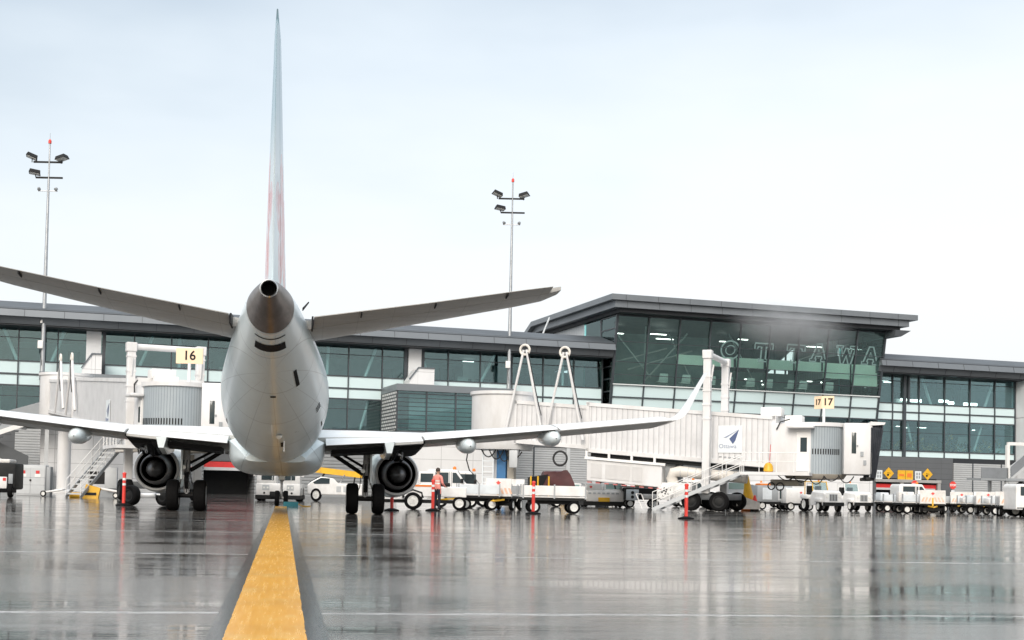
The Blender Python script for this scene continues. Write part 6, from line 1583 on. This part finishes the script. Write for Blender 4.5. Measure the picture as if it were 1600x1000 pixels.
# --- red and white marker posts
mp0 = None
for px, Y, lb in ((193, 51.3, 'red and white marker post left of the left engine'), (266, 47.5, 'red marker post hidden behind the left main wheels'), (612, 52.5, 'red marker post under the right engine'), (676, 54.2, 'red and white marker post in front of the worker'), (833, 51.6, 'red and white marker post in front of the tarpaulin cart'), (1072, 48.0, 'red and white marker post in front of the bridge stairs')):
    if mp0 is None:
        t = mp0 = thing('marker_post', lb, 'marker post', at(px, Y), 0, 'red and white marker posts')
        MB().tube((0, 0, .05), (0, 0, 1.18), .065, 12).build('post', M['postred'], t); MB().lathe([(0, .3), (.04, .3), (.07, .2), (.1, .09)], (0, 0, 0), (0, 0, 1), 16, True, True).build('base', M['black'], t)
        for z in (.78, .98): MB().tube((0, 0, z), (0, 0, z + .09), .069, 12).build('white_band', M['white'], t)
        MB().lathe([(0, .065), (.06, .08), (.1, .07), (.12, .01)], (0, 0, 1.17), (0, 0, 1), 12, True, True).build('cap', M['postred'], t)
    else: dup(mp0, at(px, Y), 0, lb)

# --- the worker
M['skin'] = mat('skin', (.42, .25, .18), .55, dirt=0); M['hivis'] = mat('orange_pink_hi_vis_jacket', (.85, .30, .25), .7, dirt=.12, dcol=(.6, .15, .12), dscale=8)
M['trous'] = mat('dark_navy_trousers', (.02, .022, .035), .8, dirt=.1); M['hair'] = mat('dark_hair', (.045, .03, .022), .7, dirt=0); M['reflect'] = mat('silver_reflective_tape', (.75, .76, .7), .3, dirt=0)
wk = thing('person', 'person in an orange-pink hi-vis jacket and dark trousers standing at the flatbed truck', 'person', at(683, 54.9), 2.5)
def skin_mesh(verts, edges, name, mats, parent, root=0, sub=2):
    me = bpy.data.meshes.new(name); me.from_pydata([v[:3] for v in verts], edges, []); o = bpy.data.objects.new(name, me); COL.objects.link(o)
    sk = o.modifiers.new('skin', 'SKIN'); sk.use_smooth_shade = True
    for i, v in enumerate(verts):
        d = me.skin_vertices[0].data[i]; d.radius = (v[3], v[4] if len(v) > 4 else v[3]); d.use_root = (i == root)
    ss_ = o.modifiers.new('sub', 'SUBSURF'); ss_.levels = ss_.render_levels = sub
    dg = bpy.context.evaluated_depsgraph_get(); m2 = bpy.data.meshes.new_from_object(o.evaluated_get(dg))
    bpy.data.objects.remove(o); bpy.data.meshes.remove(me)
    m2.name = name; m2.materials.clear()
    for mm in mats: m2.materials.append(mm)
    m2.polygons.foreach_set('use_smooth', [True] * len(m2.polygons))
    o = bpy.data.objects.new(name, m2); COL.objects.link(o); o.parent = parent
    return o
# figure faces local -Y; forearms bent towards the truck bed
BV = [(0, 0, .93, .15, .11), (0, .01, 1.12, .145, .1), (0, .015, 1.3, .17, .11), (0, .01, 1.42, .12, .085), (0, 0, 1.5, .05), (0, -.02, 1.6, .075, .085), (0, -.015, 1.69, .07, .08),
      (.19, .01, 1.4, .065), (.25, -.02, 1.13, .05), (.2, -.26, 1.06, .04), (-.19, .01, 1.4, .065), (-.26, 0, 1.12, .05), (-.2, -.22, 1.0, .04),
      (.1, 0, .85, .095), (.12, -.03, .48, .065), (.12, .02, .1, .045), (.13, -.13, .04, .04), (-.1, 0, .85, .095), (-.12, .02, .48, .065), (-.13, .06, .1, .045), (-.15, -.08, .04, .04)]
BE = [(0, 1), (1, 2), (2, 3), (3, 4), (4, 5), (5, 6), (3, 7), (7, 8), (8, 9), (3, 10), (10, 11), (11, 12), (0, 13), (13, 14), (14, 15), (15, 16), (0, 17), (17, 18), (18, 19), (19, 20)]
def hand(i, s):
    x, y, z = BV[i][:3]; k = len(BV)
    BV.append((x - .01 * s, y - .07, z - .01, .03, .016)); BE.append((i, k))
    for q in range(4):
        fx = x - .01 * s + (q - 1.5) * .02; L = (.07, .08, .075, .06)[q]; a = len(BV)
        BV.append((fx, y - .12, z - .012, .009)); BE.append((k, a)); BV.append((fx, y - .12 - L * .6, z - .035, .0085)); BE.append((a, a + 1))
    a = len(BV); BV.append((x - .05 * s, y - .075, z + .005, .010)); BE.append((k, a)); BV.append((x - .06 * s, y - .11, z - .01, .009)); BE.append((a, a + 1))
hand(9, 1); hand(12, -1)
body = skin_mesh(BV, BE, 'body', [M['skin'], M['hivis'], M['trous'], M['black'], M['reflect']], wk)
for pl in body.data.polygons:
    c = pl.center
    if c.z < .1: pl.material_index = 3
    elif c.z < .9: pl.material_index = 2 if not (abs(c.x) > .17 and c.z > .7) else 1
    elif c.z < 1.485 and c.y > -.24:
        pl.material_index = 4 if (1.1 < c.z < 1.14 or 1.22 < c.z < 1.25) and abs(c.x) < .2 else 1
hd = MB(); hd.lathe([(-.02, .095), (.02, .1), (.07, .085), (.105, .05), (.12, .01)], (0, .0, 1.665), (0, .15, 1), 18, True); hd.build('hair', M['hair'], wk)
fc = MB(); fc.prism([(-.012, 0), (.012, 0), (0, .045)], (0, -.1, 1.595), (1, 0, 0), (0, 0, 1), (0, -.025, 0)); fc.build('nose', M['skin'], wk)
for s in (-1, 1):
    MB().lathe([(0, .012), (.008, .009), (.01, .001)], (s * .032, -.094, 1.635), (0, -1, 0), 8, True).build('eye', M['dark'], wk); MB().lathe([(-.008, .001), (0, .03), (.012, .028), (.016, .001)], (s * .083, -.01, 1.62), (s, 0, 0), 10).build('ear', M['skin'], wk)
MB().box(-.03, .03, -.104, -.09, 1.558, 1.566).build('mouth', M['red'], wk, 0)
